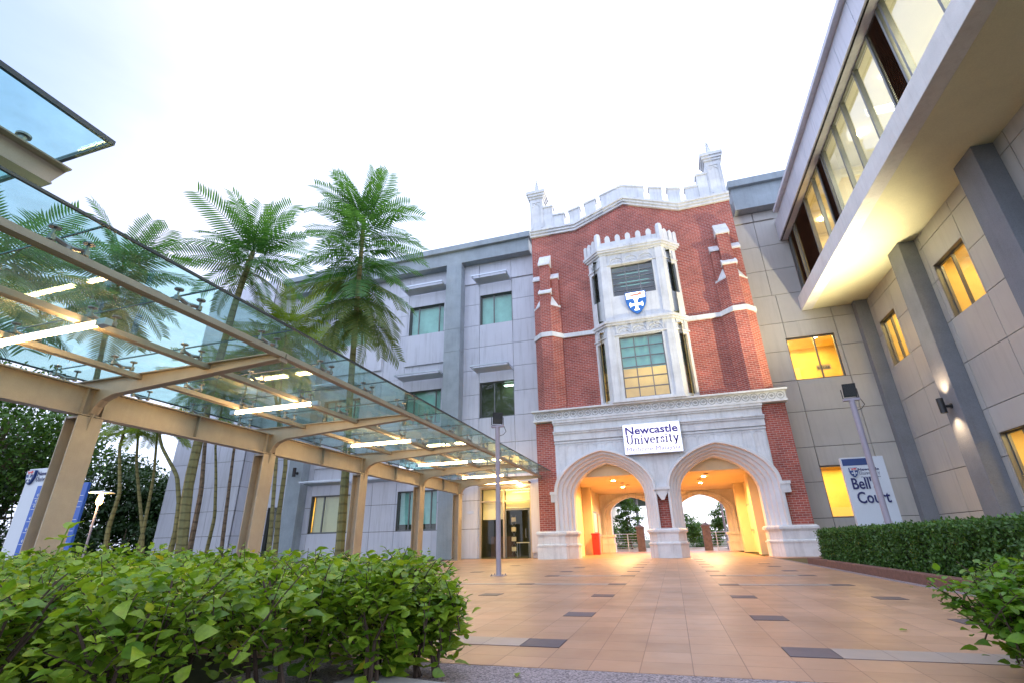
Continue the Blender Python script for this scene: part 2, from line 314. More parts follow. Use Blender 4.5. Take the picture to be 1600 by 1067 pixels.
# ================================================================== GROUND
def pavingm(name, cols, pitch=(.2965, .31), offs=(.0075, 3.91), gloss=.3):
    mt, t, b = newmat(name); l = t.links.new; g = t.nodes.new('ShaderNodeNewGeometry')
    ad = N(t, 'ShaderNodeVectorMath', operation='SUBTRACT'); l(g.outputs['Position'], ad.inputs[0]); ad.inputs[1].default_value = (offs[0]-pitch[0]*200, offs[1]-pitch[1]*200, 0)
    dv = N(t, 'ShaderNodeVectorMath', operation='DIVIDE'); l(ad.outputs[0], dv.inputs[0]); dv.inputs[1].default_value = (pitch[0], pitch[1], 1)
    fl = N(t, 'ShaderNodeVectorMath', operation='FLOOR'); l(dv.outputs[0], fl.inputs[0]); fc = N(t, 'ShaderNodeVectorMath', operation='FRACTION'); l(dv.outputs[0], fc.inputs[0])
    wn = t.nodes.new('ShaderNodeTexWhiteNoise'); wn.noise_dimensions = '2D'; l(fl.outputs[0], wn.inputs['Vector'])
    sp_ = t.nodes.new('ShaderNodeSeparateXYZ'); l(fc.outputs[0], sp_.inputs[0])
    def edge(o, wd):
        a = N(t, 'ShaderNodeMath', operation='SUBTRACT'); l(o, a.inputs[0]); a.inputs[1].default_value = .5
        c = N(t, 'ShaderNodeMath', operation='ABSOLUTE'); l(a.outputs[0], c.inputs[0])
        d = N(t, 'ShaderNodeMath', operation='GREATER_THAN'); l(c.outputs[0], d.inputs[0]); d.inputs[1].default_value = .5-wd; return d
    e1, e2 = edge(sp_.outputs['X'], .010), edge(sp_.outputs['Y'], .009); mxx = N(t, 'ShaderNodeMath', operation='MAXIMUM'); l(e1.outputs[0], mxx.inputs[0]); l(e2.outputs[0], mxx.inputs[1])
    rp = t.nodes.new('ShaderNodeValToRGB'); rp.color_ramp.elements[0].color = (*cols[0], 1); rp.color_ramp.elements[1].color = (*cols[1], 1); l(wn.outputs['Value'], rp.inputs['Fac'])
    nz = N(t, 'ShaderNodeTexNoise', Scale=.7, Detail=8.0, Roughness=.65); l(g.outputs['Position'], nz.inputs['Vector'])
    mr = N(t, 'ShaderNodeMapRange'); mr.inputs['From Min'].default_value = .3; mr.inputs['From Max'].default_value = .7; mr.inputs['To Min'].default_value = .74; mr.inputs['To Max'].default_value = 1.12; l(nz.outputs['Fac'], mr.inputs['Value'])
    vm = N(t, 'ShaderNodeVectorMath', operation='SCALE'); l(rp.outputs[0], vm.inputs[0]); l(mr.outputs[0], vm.inputs['Scale'])
    mx = N(t, 'ShaderNodeMix', data_type='RGBA'); l(mxx.outputs[0], mx.inputs['Factor']); l(vm.outputs[0], mx.inputs['A']); mx.inputs['B'].default_value = (cols[0][0]*.55, cols[0][1]*.52, cols[0][2]*.55, 1)
    l(mx.outputs['Result'], b.inputs['Base Color'])
    n2 = N(t, 'ShaderNodeTexNoise', Scale=2.2, Detail=6.0, Roughness=.6); l(g.outputs['Position'], n2.inputs['Vector'])
    m2 = N(t, 'ShaderNodeMapRange'); m2.inputs['To Min'].default_value = gloss; m2.inputs['To Max'].default_value = gloss+.3; l(n2.outputs['Fac'], m2.inputs['Value']); l(m2.outputs[0], b.inputs['Roughness'])
    bp = N(t, 'ShaderNodeBump', Strength=.35, Distance=.004); bp.invert = True; l(mxx.outputs[0], bp.inputs['Height']); l(bp.outputs[0], b.inputs['Normal'])
    return mt
M['tile'] = pavingm('terracotta_tile', ((.41, .24, .145), (.50, .30, .188)), gloss=.24)
M['tiled'] = pavingm('dark_tile', ((.085, .075, .09), (.11, .095, .11)), gloss=.3)
M['tilel'] = pavingm('grey_tile', ((.36, .30, .26), (.42, .355, .31)), gloss=.3)
def gravelm(name, c1, c2, sc):
    mt, t, b = newmat(name); l = t.links.new; g = t.nodes.new('ShaderNodeNewGeometry')
    v = N(t, 'ShaderNodeTexVoronoi', Scale=sc); l(g.outputs['Position'], v.inputs['Vector'])
    rp = t.nodes.new('ShaderNodeValToRGB'); rp.color_ramp.elements[0].color = (*c1, 1); rp.color_ramp.elements[1].color = (*c2, 1)
    sx = t.nodes.new('ShaderNodeSeparateXYZ'); l(v.outputs['Color'], sx.inputs[0]); l(sx.outputs[0], rp.inputs['Fac']); l(rp.outputs[0], b.inputs['Base Color'])
    bp = N(t, 'ShaderNodeBump', Strength=.6, Distance=.006); bp.invert = True; l(v.outputs['Distance'], bp.inputs['Height']); l(bp.outputs[0], b.inputs['Normal']); b.inputs['Roughness'].default_value = .8
    return mt
M['gravel'] = gravelm('washed_pebble_aggregate', (.10, .08, .085), (.42, .35, .35), 110)
M['soil'] = surf('soil_and_lawn', (.055, .06, .025), .95, .4, 1.2, .5, 20)
struct = lambda o: tag(o, kind='structure')
struct(part('ground', M['soil'], None, lambda b: b.add([(-900, -300, -.03), (900, -300, -.03), (900, 900, -.03), (-900, 900, -.03)], [(0, 1, 2, 3)])))
struct(part('gravel_strip', M['gravel'], None, lambda b: (b.box(-2.6, 6, .2, 3.318, -.025, -.002), b.box(3.30, 3.45, 3.318, 22.2, -.025, -.002), b.box(-16, -6.6, 3.4, 20, -.025, -.002))))
def pave(b):
    b.box(-6.6, 3.30, 3.32, 40, -.028, 0); b.box(-10.1, -6.6, 12.5, 23.5, -.028, 0); b.box(3.45, 5.6, 21.0, 23.5, -.028, 0); b.box(-14, 14, 40.0, 48, -.028, 0)
struct(part('paving', M['tile'], None, pave))
PX, PY, OX, OY = .2965, .31, .0075, 3.91
def rect(b, cx, ry, n=1): b.box(OX+cx*PX+.002, OX+(cx+n)*PX-.002, OY+ry*PY+.002, OY+(ry+1)*PY-.002, .0005, .0035)
def darks(b):
    for r in (0, 5, 11, 17, 24, 29, 35, 40, 46, 52): rect(b, -4, r); rect(b, 2, r)
    for r in (5, 11, 17, 24, 29, 35, 40): rect(b, 7.4, r)
    for r in (5, 11, 17, 24, 29, 35): rect(b, -9.5, r)
    for r in (29, 40): rect(b, -17.5, r)
struct(part('paving_dark_inlay', M['tiled'], None, darks))
def lights(b):
    rect(b, 3, 0, 8); rect(b, -20, 0, 16); rect(b, 3, 17, 4.4); rect(b, -8.5, 17, 4.5); rect(b, 3, 24, 4.4); rect(b, -8.5, 24, 4.5); rect(b, -16, 17, 6.5)
struct(part('paving_grey_inlay', M['tilel'], None, lights))
struct(part('kerb', surf('red_brown_aggregate_kerb', (.20, .10, .075), .85, .25, 9, .5, 70, fine=.2), None, lambda b: (b.box(3.45, 3.60, 3.6, 16.4, -.02, .15), b.box(3.60, 9.6, 16.25, 16.4, -.02, .15)), bevel=.012))
struct(part('kerb_stone', surf('pale_concrete_kerb', (.33, .31, .29), .9, .2, 7, .4, 60), None, lambda b: b.prism([(-1.75, 2.80), (-.75, 2.62), (-.72, 2.45), (-1.8, 2.5)], -.02, .05), bevel=.02))
for i, (x, y) in enumerate(((1.62, 5.05), (2.62, 4.85), (3.1, 8.9), (-1.85, 3.72), (-.95, 3.1))):
    b = MB(); a = rng.random()*6; c, s = math.cos(a), math.sin(a); P = [(-.04, 0, .002), (-.01, .02, .012), (.02, .016, .006), (.04, 0, .004), (.02, -.016, .01), (-.01, -.02, .014)]
    b.add([(x+px*c-py*s, y+px*s+py*c, .004+pz) for px, py, pz in P], [(0, 1, 2, 5), (2, 3, 4, 5)])
    tag(b.build('fallen_leaf', M['leaf']), ['fallen leaf on the tiles near the nearest dark tile on the right', 'fallen leaf further right on the tiles, beyond the nearest grey strip', 'fallen leaf on the paving close to the far right kerb', 'fallen leaf on the paving beside the left shrub', 'fallen leaf on the dark pebble strip by the left shrub'][i], 'leaf', 'leaves fallen on the paving')

# ================================================================== GATEHOUSE TOWER
T = 22.4; XC = -.27
TW = empty('gatehouse_tower', (XC, T, 0), 'red brick gatehouse with white battlements, canted bay window and twin arches', 'building')
fT = ypl(T)
def roofz(u): u = abs(u); return 17.60-(17.60-16.52)*u/2.74 if u < 2.74 else 16.52+.02*(u-2.74)
def bw(b):
    us = [-5.22, -2.74, -1.85, 0, 1.85, 2.74, 5.22]
    b.box(XC-1.85, XC+1.85, T, T+.9, 5.9, 6.45)
    for a, c in zip(us[:-1], us[1:]):
        lo = 14.1 if abs(a+c) < 2 else 5.9
        vs = [(XC+a, T, lo), (XC+c, T, lo), (XC+c, T, roofz(c)), (XC+a, T, roofz(a))]; vs += [(x, y+.9, z) for x, y, z in vs]
        b.add(vs, [(0, 1, 2, 3), (7, 6, 5, 4), (0, 4, 5, 1), (1, 5, 6, 2), (2, 6, 7, 3), (3, 7, 4, 0)])
    b.box(XC-5.22, XC-4.9, T+.9, T+10, 0, 16.4); b.box(XC+4.9, XC+5.22, T+.9, T+10, 0, 16.4)
part('brick_wall', M['brick'], TW, bw, recalc=True)
for q in ((-5.60, -4.72, T-.22, T+.9, 1.1, 5.9), (4.22, 5.20, T-.22, T+.9, 1.1, 5.9), (-.62, .18, T-.12, T+.7, 1.1, 2.9)): part('brick_flank', M['brick'], TW, lambda b: b.box(*q))
# roof cornice following the gable
def corn(b, z0, z1, d, e=0):
    us = [-5.25, -2.74, 0, 2.74, 5.25]
    for a, c in zip(us[:-1], us[1:]):
        P = [(a, z0), (c, z0), (c, z1), (a, z1)]
        vs = [(XC+u, T-d, roofz(u)+z) for u, z in P] + [(XC+u, T+.5, roofz(u)+z) for u, z in P]
        b.add(vs, [(0, 1, 2, 3), (7, 6, 5, 4), (0, 4, 5, 1), (2, 6, 7, 3), (1, 5, 6, 2), (3, 7, 4, 0)])
part('roof_cornice', M['white'], TW, lambda b: (corn(b, 0, .14, .12), corn(b, .14, .28, .2), corn(b, .28, .40, .28), corn(b, .40, .52, .10)))
part('tower_roof', M['roof'], TW, lambda b: b.box(XC-5.2, XC+5.2, T+.5, T+10, 16.3, 16.45))
def merlon(u0, u1, z0, z1, zm=None, um=None, y0=-.06, y1=.34):
    def f(b):
        zb = min(roofz(u0), roofz(u1))+.45
        pl = [(u0, zb), (u1, zb), (u1, z1)] + ([(um, zm)] if zm else []) + [(u0, z0)]
        b.prism(pl, T+y0, T+y1, lambda p, c: (XC+p[0], c, p[1]))
        e = .05; tp = [(u0-e, z0-.09), (u0-e, z0)] + ([(um, zm)] if zm else []) + [(u1+e, z1), (u1+e, z1-.09)] + ([(um, zm-.09)] if zm else [])
        b.prism(tp, T+y0-e, T+y1+e, lambda p, c: (XC+p[0], c, p[1]))
    part('merlon', M['white'], TW, f)
merlon(-1.16, 1.16, 18.52, 18.52, 18.92, 0)
for s in (-1, 1):
    for a, b_, za, zb in ((1.46, 2.07, 18.40, 18.20), (2.38, 2.97, 18.10, 17.92), (3.27, 3.90, 17.87, 17.87)):
        if s > 0: merlon(a, b_, za, zb)
        else: merlon(-b_, -a, zb, za)
    merlon(min(s*3.905, s*4.44), max(s*3.905, s*4.44), 18.50, 18.50, y0=-.10)
    def tur(b, s=s):
        a, c = sorted((s*4.445, s*5.20))
        b.box(XC+a, XC+c, T-.14, T+.60, 16.98, 19.16)
        cx = XC+(a+c)/2
        for h, (z0, z1) in zip((.06, .12, .18), ((19.16, 19.30), (19.30, 19.46), (19.46, 19.64))):
            b.box(XC+a-h, XC+c+h, T-.14-h, T+.60+h, z0, z1)
        for k in (-1, 1):   # sunk lancet panel: raised border
            b.box(cx+k*.27-.045, cx+k*.27+.045, T-.175, T-.14, 17.1, 18.95)
        b.box(cx-.225, cx+.225, T-.17, T-.14, 18.86, 18.95)
        for k in (-1, 1): b.bar((cx+k*.21, T-.155, 18.60), (cx, T-.155, 18.84), .03, .05)
    tu = part('corner_turret', M['white'], TW, tur)
    def spi(b, s=s):
        cx = XC+s*4.82; cyy = T+.23
        b.lathe([(.24, 19.64), (.24, 19.70), (.19, 19.76), (.015, 20.72)], (cx, cyy, 0), 4+4)
        for i in range(6):
            z = 19.84+i*.15; r = .185*(1-(z-19.76)/.98)+.02
            for q in range(4):
                a = q*math.pi/2+math.pi/4
                b.sphere((cx+(r+.01)*math.cos(a), cyy+(r+.01)*math.sin(a), z), .035, 5)
        b.sphere((cx, cyy, 20.74), .05, 6)
    part('spire', M['white'], tu, spi)
# string course over the brick, broken by bay and buttresses
for a, c in ((-3.9, -2.1), (2.1, 3.9)): part('string_course', M['white'], TW, lambda b: b.box(XC+a, XC+c, T-.12, T+.02, 10.20, 10.42))
# buttresses
for s in (-1, 1):
    cx = XC+s*4.50
    X = lambda u, cx=cx, s=s: cx+s*u       # u measured outwards from the buttress centre
    def low(b, cx=cx):
        pl = [(cx-.70, T+.02), (cx-.70, T-.10), (cx-.27, T-.56), (cx+.27, T-.56), (cx+.70, T-.10), (cx+.70, T+.02)]
        b.prism(pl, 6.44, 12.0)
        b.box(cx-.29, cx+.29, T-.555, T, 12.0, 12.62)
        b.box(cx-.27, cx+.27, T-.42, T, 12.62, 14.42)
        b.box(cx-.66, cx-.29, T-.20, T, 12.0, 13.62); b.box(cx+.29, cx+.66, T-.20, T, 12.0, 13.62)
    bt = part('buttress', M['brick'], TW, low)
    for (x0, x1, yf, yb, z0, z1) in ((cx-.32, cx+.32, T-.50, T, 14.42, 15.25), (cx-.34, cx+.34, T-.64, T-.30, 12.62, 13.05), (cx-.70, cx-.27, T-.27, T, 13.62, 14.05), (cx+.27, cx+.70, T-.27, T, 13.62, 14.05)):
        part('cap_stone', M['white'], bt, lambda b: b.prism([(yf, z0), (yf, z0+.10), (yb, z1), (yb, z0)], x0, x1, lambda p, c: (c, p[0], p[1])))
    for k in (-1, 1):
        part('broach', M['white'], bt, lambda b, k=k, cx=cx: b.add([(cx+k*.29, T-.58, 12.0), (cx+k*.72, T-.10, 12.0), (cx+k*.29, T-.10, 12.0), (cx+k*.29, T-.20, 12.62), (cx+k*.29, T-.575, 11.93), (cx+k*.72, T-.09, 11.93), (cx+k*.29, T-.09, 11.93)],
             [(0, 1, 3), (1, 2, 3), (2, 0, 3), (0, 4, 5, 1), (4, 6, 5), (0, 2, 6, 4), (1, 5, 6, 2)]))
    def band(b, cx=cx):
        o = .07; pl = [(cx-.70-o, T+.02), (cx-.70-o, T-.13), (cx-.30, T-.56-o), (cx+.30, T-.56-o), (cx+.70+o, T-.13), (cx+.70+o, T+.02)]
        b.prism(pl, 10.19, 10.43)
    part('string_band', M['white'], bt, band)
# ---------------- canted bay
BX = -.24; BF = .64
def bayfaces():
    pts = [(BX-2.20, T), (BX-1.50, T-BF), (BX+1.50, T-BF), (BX+2.20, T)]
    return [face_frame(pts[i], pts[i+1]) for i in range(3)]
FF = bayfaces(); L1 = FF[0][1]
UPW = [(0, .15, .62, 11.75, 13.40), (1, .46, 2.50, 11.80, 13.52), (2, L1-.62, L1-.15, 11.75, 13.40)]
LOW = [(0, .15, .62, 6.66, 9.55), (1, .48, 2.48, 6.64, 9.62), (2, L1-.62, L1-.15, 6.66, 9.55)]
def bayw(b):
    for k, (fn, ln) in enumerate(FF):
        hs_ = [(q[1], q[2], q[3], q[4]) for q in UPW+LOW if q[0] == k]
        for (a, c, d, e) in subtract((0, ln, 6.46, 14.25), hs_): b.box(a, c, -.22, 0, d, e, fn)
    # moulded piers at the corners
    for (px, py) in ((BX-1.50, T-BF), (BX+1.50, T-BF)):
        s = -1 if px < BX else 1
        for z0, z1 in ((6.46, 10.0), (10.5, 14.2)):
            b.prism([(px-s*.30, py-.05), (px+s*.03, py-.05), (px+s*.20, py+.17), (px+s*.10, py+.24), (px-s*.02, py+.03), (px-s*.30, py+.03)], z0, z1)
def ring(o, z0, z1, b, back=.02):
    b.prism([(BX-2.20-o, T+back), (BX-2.20-o, T-.02), (BX-1.50-o*.45, T-BF-o), (BX+1.50+o*.45, T-BF-o), (BX+2.20+o, T-.02), (BX+2.20+o, T+back)], z0, z1)
BTRIM = (((.10, 14.20, 14.30), (.20, 14.30, 14.40), (.26, 14.40, 14.54)), ((.06, 9.68, 9.74),), ((.10, 10.24, 10.34), (.17, 10.34, 10.46)), ((.06, 13.56, 13.60),), ((.10, 6.455, 6.56),))
BAY = part('bay_window', M['white'], TW, bayw)
for grp in BTRIM: part('bay_cornice', M['white'], BAY, lambda b: [ring(o_, z0_, z1_, b) for o_, z0_, z1_ in grp])
for z0 in (13.62, 9.76):
    for k, (fn, ln) in enumerate(FF):
        def bayorn(b):
            n = 3 if k == 1 else 1; a0, a1 = (.42, ln-.42) if k == 1 else (.22, ln-.22); wd = (a1-a0)/n
            for i in range(n):
                c = a0+wd*(i+.5)
                b.box(c-wd/2-.02, c-wd/2+.02, 0, .05, z0, z0+.46, fn)
                for sgn in (-1, 1):
                    P = [(c+sgn*wd*.46, z0+.05), (c+sgn*wd*.42, z0+.20), (c+sgn*wd*.28, z0+.30), (c+sgn*wd*.10, z0+.31), (c, z0+.40)]
                    for q in range(4): b.tube([fn(P[q][0], .03, P[q][1]), fn(P[q+1][0], .03, P[q+1][1])], .022, 5)
                    P = [(c+sgn*wd*.36, z0+.02), (c+sgn*wd*.26, z0+.14), (c+sgn*wd*.10, z0+.18), (c, z0+.10)]
                    for q in range(3): b.tube([fn(P[q][0], .02, P[q][1]), fn(P[q+1][0], .02, P[q+1][1])], .017, 5)
            b.box(a1-.02, a1+.02, 0, .05, z0, z0+.46, fn)
        part('frieze_ornament', M['white'], BAY, bayorn)
def battl(b):
    o = .12
    pts = [(BX-2.20-o, T-.02), (BX-1.50-o*.45, T-BF-o), (BX+1.50+o*.45, T-BF-o), (BX+2.20+o, T-.02)]
    for i in range(3):
        fn, ln = face_frame(pts[i], pts[i+1])
        b.box(0, ln, -.14, -.02, 14.54, 14.92, fn)
        n = 5 if i == 1 else 2
        cs = [ln*(q+1)/(n+1) for q in range(n)]
        if i == 0: cs = [.04]+cs
        if i == 2: cs = cs+[ln-.04]
        for c in cs:
            b.prism([(c-.13, 14.54), (c+.13, 14.54), (c+.13, 15.12), (c+.09, 15.22), (c, 15.28), (c-.09, 15.22), (c-.13, 15.12)], .03, -.16, lambda p, q, fn=fn: fn(p[0], q, p[1]))
    for (px, py) in pts[1:3]:
        b.lathe([(.17, 14.54), (.17, 15.36), (.13, 15.48), (.02, 15.56)], (px, py+.07, 0), 8)
part('battlement', M['white'], BAY, battl)
def winframe(fn, u0, u1, z0, z1, vs, hs_, d=-.12, w_=.05, t_=.06):
    def f(b):
        b.box(u0, u0+w_, d-t_, d, z0, z1, fn); b.box(u1-w_, u1, d-t_, d, z0, z1, fn)
        b.box(u0+w_, u1-w_, d-t_, d, z0, z0+w_, fn); b.box(u0+w_, u1-w_, d-t_, d, z1-w_, z1, fn)
        for v in vs: b.box(v-w_/2, v+w_/2, d-t_, d+.004, z0+w_, z1-w_, fn)
        for h in hs_: b.box(u0+w_, u1-w_, d-t_+.006, d-.004, h-w_/2, h+w_/2, fn)
    return f
def paneq(fn, u0, u1, z0, z1, d=-.15):
    return lambda b: b.add([fn(u0+.01, d, z0+.01), fn(u1-.01, d, z0+.01), fn(u1-.01, d, z1-.01), fn(u0+.01, d, z1-.01)], [(0, 1, 2, 3)])
for lst, nr in ((UPW, 5), (LOW, 6)):
    for (k, a, c, z0, z1) in lst:
        fn = FF[k][0]; nv = 3 if k == 1 else 1
        vs_ = [a+(c-a)*i/3 for i in (1, 2)] if k == 1 else [(a+c)/2]
        part('window_frame', M['alu'], BAY, winframe(fn, a, c, z0, z1, vs_, [z0+(z1-z0)*i/nr for i in range(1, nr)]))
        part('window_pane', M['bayglass'], BAY, paneq(fn, a, c, z0, z1))
def bayroom(z0, z1, mat, nm):
    def f(b):
        x0, x1, y0, y1 = BX-1.9, BX+1.9, T-.55, T+3.2
        P = [(x0, y0, z0), (x1, y0, z0), (x1, y1, z0), (x0, y1, z0), (x0, y0, z1), (x1, y0, z1), (x1, y1, z1), (x0, y1, z1)]
        b.add(P, [(0, 1, 2, 3), (7, 6, 5, 4), (1, 5, 6, 2), (2, 6, 7, 3), (3, 7, 4, 0)])
    part(nm, mat, BAY, f, recalc=False)

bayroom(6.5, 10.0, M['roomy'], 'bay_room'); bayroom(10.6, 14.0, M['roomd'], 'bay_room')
fn1 = FF[1][0]
part('roller_blind', M['blind'], BAY, lambda b: b.box(.50, 2.46, -.30, -.27, 8.10, 9.60, fn1))
for q, k in ((1, 0), (1, 2)): part('roller_blind', M['blind'], BAY, lambda b, k=k: b.box(.17, .60, -.30, -.27, 8.10, 9.52, FF[k][0]) if k == 0 else b.box(L1-.60, L1-.17, -.30, -.27, 8.10, 9.52, FF[k][0]))
lamp('bay_room_light', 'AREA', (BX, T+1.2, 9.9), 34, (1, .66, .28), BAY, size=2.2, to=(BX, T+1.2, 0))
part('ceiling_panel_light', emis('lit_ceiling_panel', (1, .9, .7), 8), BAY, lambda b: b.box(BX+.6, BX+1.5, T+1.9, T+2.2, 9.93, 9.97))
lamp('bay_upper_light', 'AREA', (BX, T+1.6, 13.9), 5, (.75, .95, 1), BAY, size=1.6, to=(BX, T+1.6, 0))
part('ceiling_blind', M['blind'], BAY, lambda b: [b.box(BX-1.4, BX+1.4, T+.1+i*.45, T+.38+i*.45, 13.85, 13.9) for i in range(6)])
# ---------------- portico: twin arches
PC = -.22; AO = 2.42; ZP = 1.10
ARCH = [PC-AO, PC+AO]
def archpts(cx, hw, zs, za, z0=ZP, n=20):
    """four-centred arch outline from left foot to right foot"""
    P = [(cx-hw, z0), (cx-hw, (z0+zs)/2)]
    L_ = []
    rise = za-zs
    for i in range(n+1):
        t = i/n
        # tight haunch then nearly straight to the apex
        x = -math.cos(t*math.pi/2)**1.0; ang = t*math.pi/2
        zz = .80*math.sin(ang)**.95+.20*(1+x)
        L_.append((cx+hw*x, zs+rise*zz))
    P += L_
    Rr = [(2*cx-x, z) for x, z in P[:-1]][::-1]
    return P+Rr
RINGS = [  # (blend 0 outer..1 inner, depth into wall)
 (0, .05), (0, -.15), (.03, -.20), (.19, -.20), (.22, -.14), (.22, .0), (.42, .02), (.45, .06), (.45, .18), (.62, .20), (.65, .24), (.65, .38), (.82, .40), (.85, .44), (.85, .60), (1.0, .62), (1.0, 1.15)]
YP = T-.25       # wall plane of the portico
fP = ypl(YP)
def outer(cx): return archpts(cx, 2.20, 2.72, 4.52)
def inner(cx): return archpts(cx+(.10 if cx < PC else -.10), 1.56, 2.50, 3.98)
def pwall(b):
    # white wall above the arches as vertical strips
    xs0, xs1, zt = -4.72, 4.24, 5.92
    cols = []
    for cx in ARCH:
        P = [(x, z) for x, z in outer(cx) if z >= 2.7]
        for (xa, za), (xb, zb) in zip(P[:-1], P[1:]):
            if xb-xa < 1e-4: continue
            if xb <= xs0 or xa >= xs1: continue
            if xa < xs0: za += (zb-za)*(xs0-xa)/(xb-xa); xa = xs0
            if xb > xs1: zb = za+(zb-za)*(xs1-xa)/(xb-xa); xb = xs1
            cols.append((xa, xb, za-.05, zb-.05))
    xa, xb = outer(ARCH[0])[-1][0], outer(ARCH[1])[0][0]; cols.append((xa, xb, 2.62, 2.62))
    for (a, c, za, zb) in cols:
        vs = [fP(a, 0, za), fP(c, 0, zb), fP(c, 0, zt), fP(a, 0, zt)] + [fP(a, -.9, za), fP(c, -.9, zb), fP(c, -.9, zt), fP(a, -.9, zt)]
        b.add(vs, [(0, 1, 2, 3), (7, 6, 5, 4), (0, 4, 5, 1), (2, 6, 7, 3), (0, 3, 7, 4), (1, 5, 6, 2)])
PW = part('portico_wall', M['white'], TW, pwall)
def rib(b):
    # blind tracery: thin vertical ribs with little arched heads, and stepped fascias above
    for i in range(21):
        x = -4.60+i*.438
        zb = 2.8
        for cx in ARCH:
            for (xa, za), (xb, zb_) in zip(outer(cx)[:-1], outer(cx)[1:]):
                if xa <= x <= xb and xb > xa: zb = za+(zb_-za)*(x-xa)/(xb-xa)
        if abs(x-PC) < .2: zb = 2.75
        if zb < 4.95:
            b.box(x-.018, x+.018, 0, .03, zb-.1, 4.86, fP)
        if i < 20 and 4.6 > zb-.6:
            c = x+.219
            for s in (-1, 1):
                P = [(c+s*.20, 4.62), (c+s*.18, 4.74), (c+s*.10, 4.80), (c+s*.02, 4.80)]
                for q in range(3): b.tube([fP(P[q][0], .012, P[q][1]), fP(P[q+1][0], .012, P[q+1][1])], .014, 5)
    b.box(-4.74, 4.26, 0, .05, 4.88, 4.95, fP); b.box(-4.74, 4.26, 0, .09, 5.00, 5.30, fP)
    b.box(-4.76, 4.28, 0, .15, 5.30, 5.38, fP); b.box(-4.76, 4.28, 0, .20, 5.38, 5.44, fP)
    b.box(-4.72, 4.24, 0, .10, 5.44, 5.74, fP)
    for i in range(15): b.box(-4.66+i*.627, -4.60+i*.627, .10, .13, 5.46, 5.62, fP)
    b.box(-4.74, 4.26, 0, .17, 5.74, 5.82, fP); b.box(-4.76, 4.28, 0, .23, 5.82, 5.93, fP)
part('blind_tracery', M['white'], PW, rib)
for i, cx in enumerate(ARCH):
    O, I = outer(cx), inner(cx); n = len(O)
    def am(b, O=O, I=I, n=n):
        vs = [(O[k][0]*(1-s)+I[k][0]*s, YP+d, O[k][1]*(1-s)+I[k][1]*s) for s, d in RINGS for k in range(n)]
        b.add(vs, [(r*n+k, r*n+k+1, (r+1)*n+k+1, (r+1)*n+k) for r in range(len(RINGS)-1) for k in range(n-1)])
    o = part('arch_moulding', M['whites'], TW, am, recalc=True)
# impost corbels beside the arch feet
def corbel(x0, x1, tip=False):
    def f(b):
        b.box(x0, x1, .0, .26, 2.62, 2.74, fP)
        xm = (x0+x1)/2
        if tip: b.prism([(x0+.05, 2.62), (x1-.05, 2.62), (xm+.06, 2.22), (xm-.06, 2.22)][::-1], .0, .20, lambda p, c: fP(p[0], c, p[1]))
        else: b.box(x0+.03, x1-.03, 0, .22, 2.30, 2.62, fP)
    part('corbel', M['white'], TW, f)
corbel(-5.02, -4.70); corbel(4.28, 4.66); corbel(PC-.34, PC+.34, True)
# main cornice with the leaf-in-ring frieze
part('portico_cornice', M['white'], TW, lambda b: (b.box(-5.66, 5.28, -.3, .26, 5.93, 6.02, fP), b.box(-5.64, 5.26, -.3, .20, 6.02, 6.38, fP), b.box(-5.70, 5.32, -.3, .40, 6.38, 6.45, fP)))
def frz(b):
    n = 32; x0 = -5.58; dx = (5.22-x0)/n
    for i in range(n):
        c = x0+dx*(i+.5); z = 6.19
        for k in range(10):
            a0, a1 = 2*math.pi*k/10, 2*math.pi*(k+1)/10
            b.tube([fP(c+.145*math.cos(a0), .205, z+.145*math.sin(a0)), fP(c+.145*math.cos(a1), .205, z+.145*math.sin(a1))], .014, 4, cap=False)
        for a in (90, 25, 155):
            ca, sa = math.cos(R(a)), math.sin(R(a))
            b.add([fP(c, .21, z-.07), fP(c+ca*.05-sa*.028, .225, z-.02+sa*.05+ca*.028), fP(c+ca*.105, .21, z-.02+sa*.105), fP(c+ca*.05+sa*.028, .225, z-.02+sa*.05-ca*.028)], [(0, 1, 2, 3)])
part('frieze_of_leaf_rings', surf('weathered_frieze', (.42, .43, .44), .8, .2, 4), TW, frz, recalc=False)
# plinths
def plinth(pl, name='plinth'):
    cx = sum(p[0] for p in pl)/len(pl); cyy = sum(p[1] for p in pl)/len(pl)
    def sc(o):
        return [(p[0]+(o if p[0] > cx else -o), p[1]+(o if p[1] > cyy else -o)) for p in pl]
    def f(b):
        b.prism(sc(.03), 0, .50); b.prism(sc(.06), .50, .56); b.prism(sc(.03), .56, .60, top=sc(0)); b.prism(sc(0), .60, .92)
        b.prism(sc(.03), .92, .97); b.prism(sc(.08), .97, 1.05); b.prism(sc(.08), 1.05, ZP+.01, top=sc(.01))
    part(name, M['white'], TW, f)
y0, y1 = YP-.18, YP+1.1
plinth([(-5.66, y0), (-4.45, y0), (-4.02, y0+.55), (-4.02, y1), (-5.66, y1)])
plinth([(3.98-.38, y0+.55), (3.98, y0), (5.20, y0), (5.20, y1), (3.60, y1)])
plinth([(PC-.42, y0), (PC+.42, y0), (PC+.74, y0+.40), (PC+.74, y1), (PC-.74, y1), (PC-.74, y0+.40)])
# jamb fillers behind the mouldings
part('pier_core', M['cream'], TW, lambda b: (b.box(-5.5, -4.12, YP+.72, YP+1.14, 1.1, 3.6), b.box(3.68, 5.1, YP+.72, YP+1.14, 1.1, 3.6), b.box(PC-.70, PC+.70, YP+.72, YP+1.14, 1.1, 3.4)))
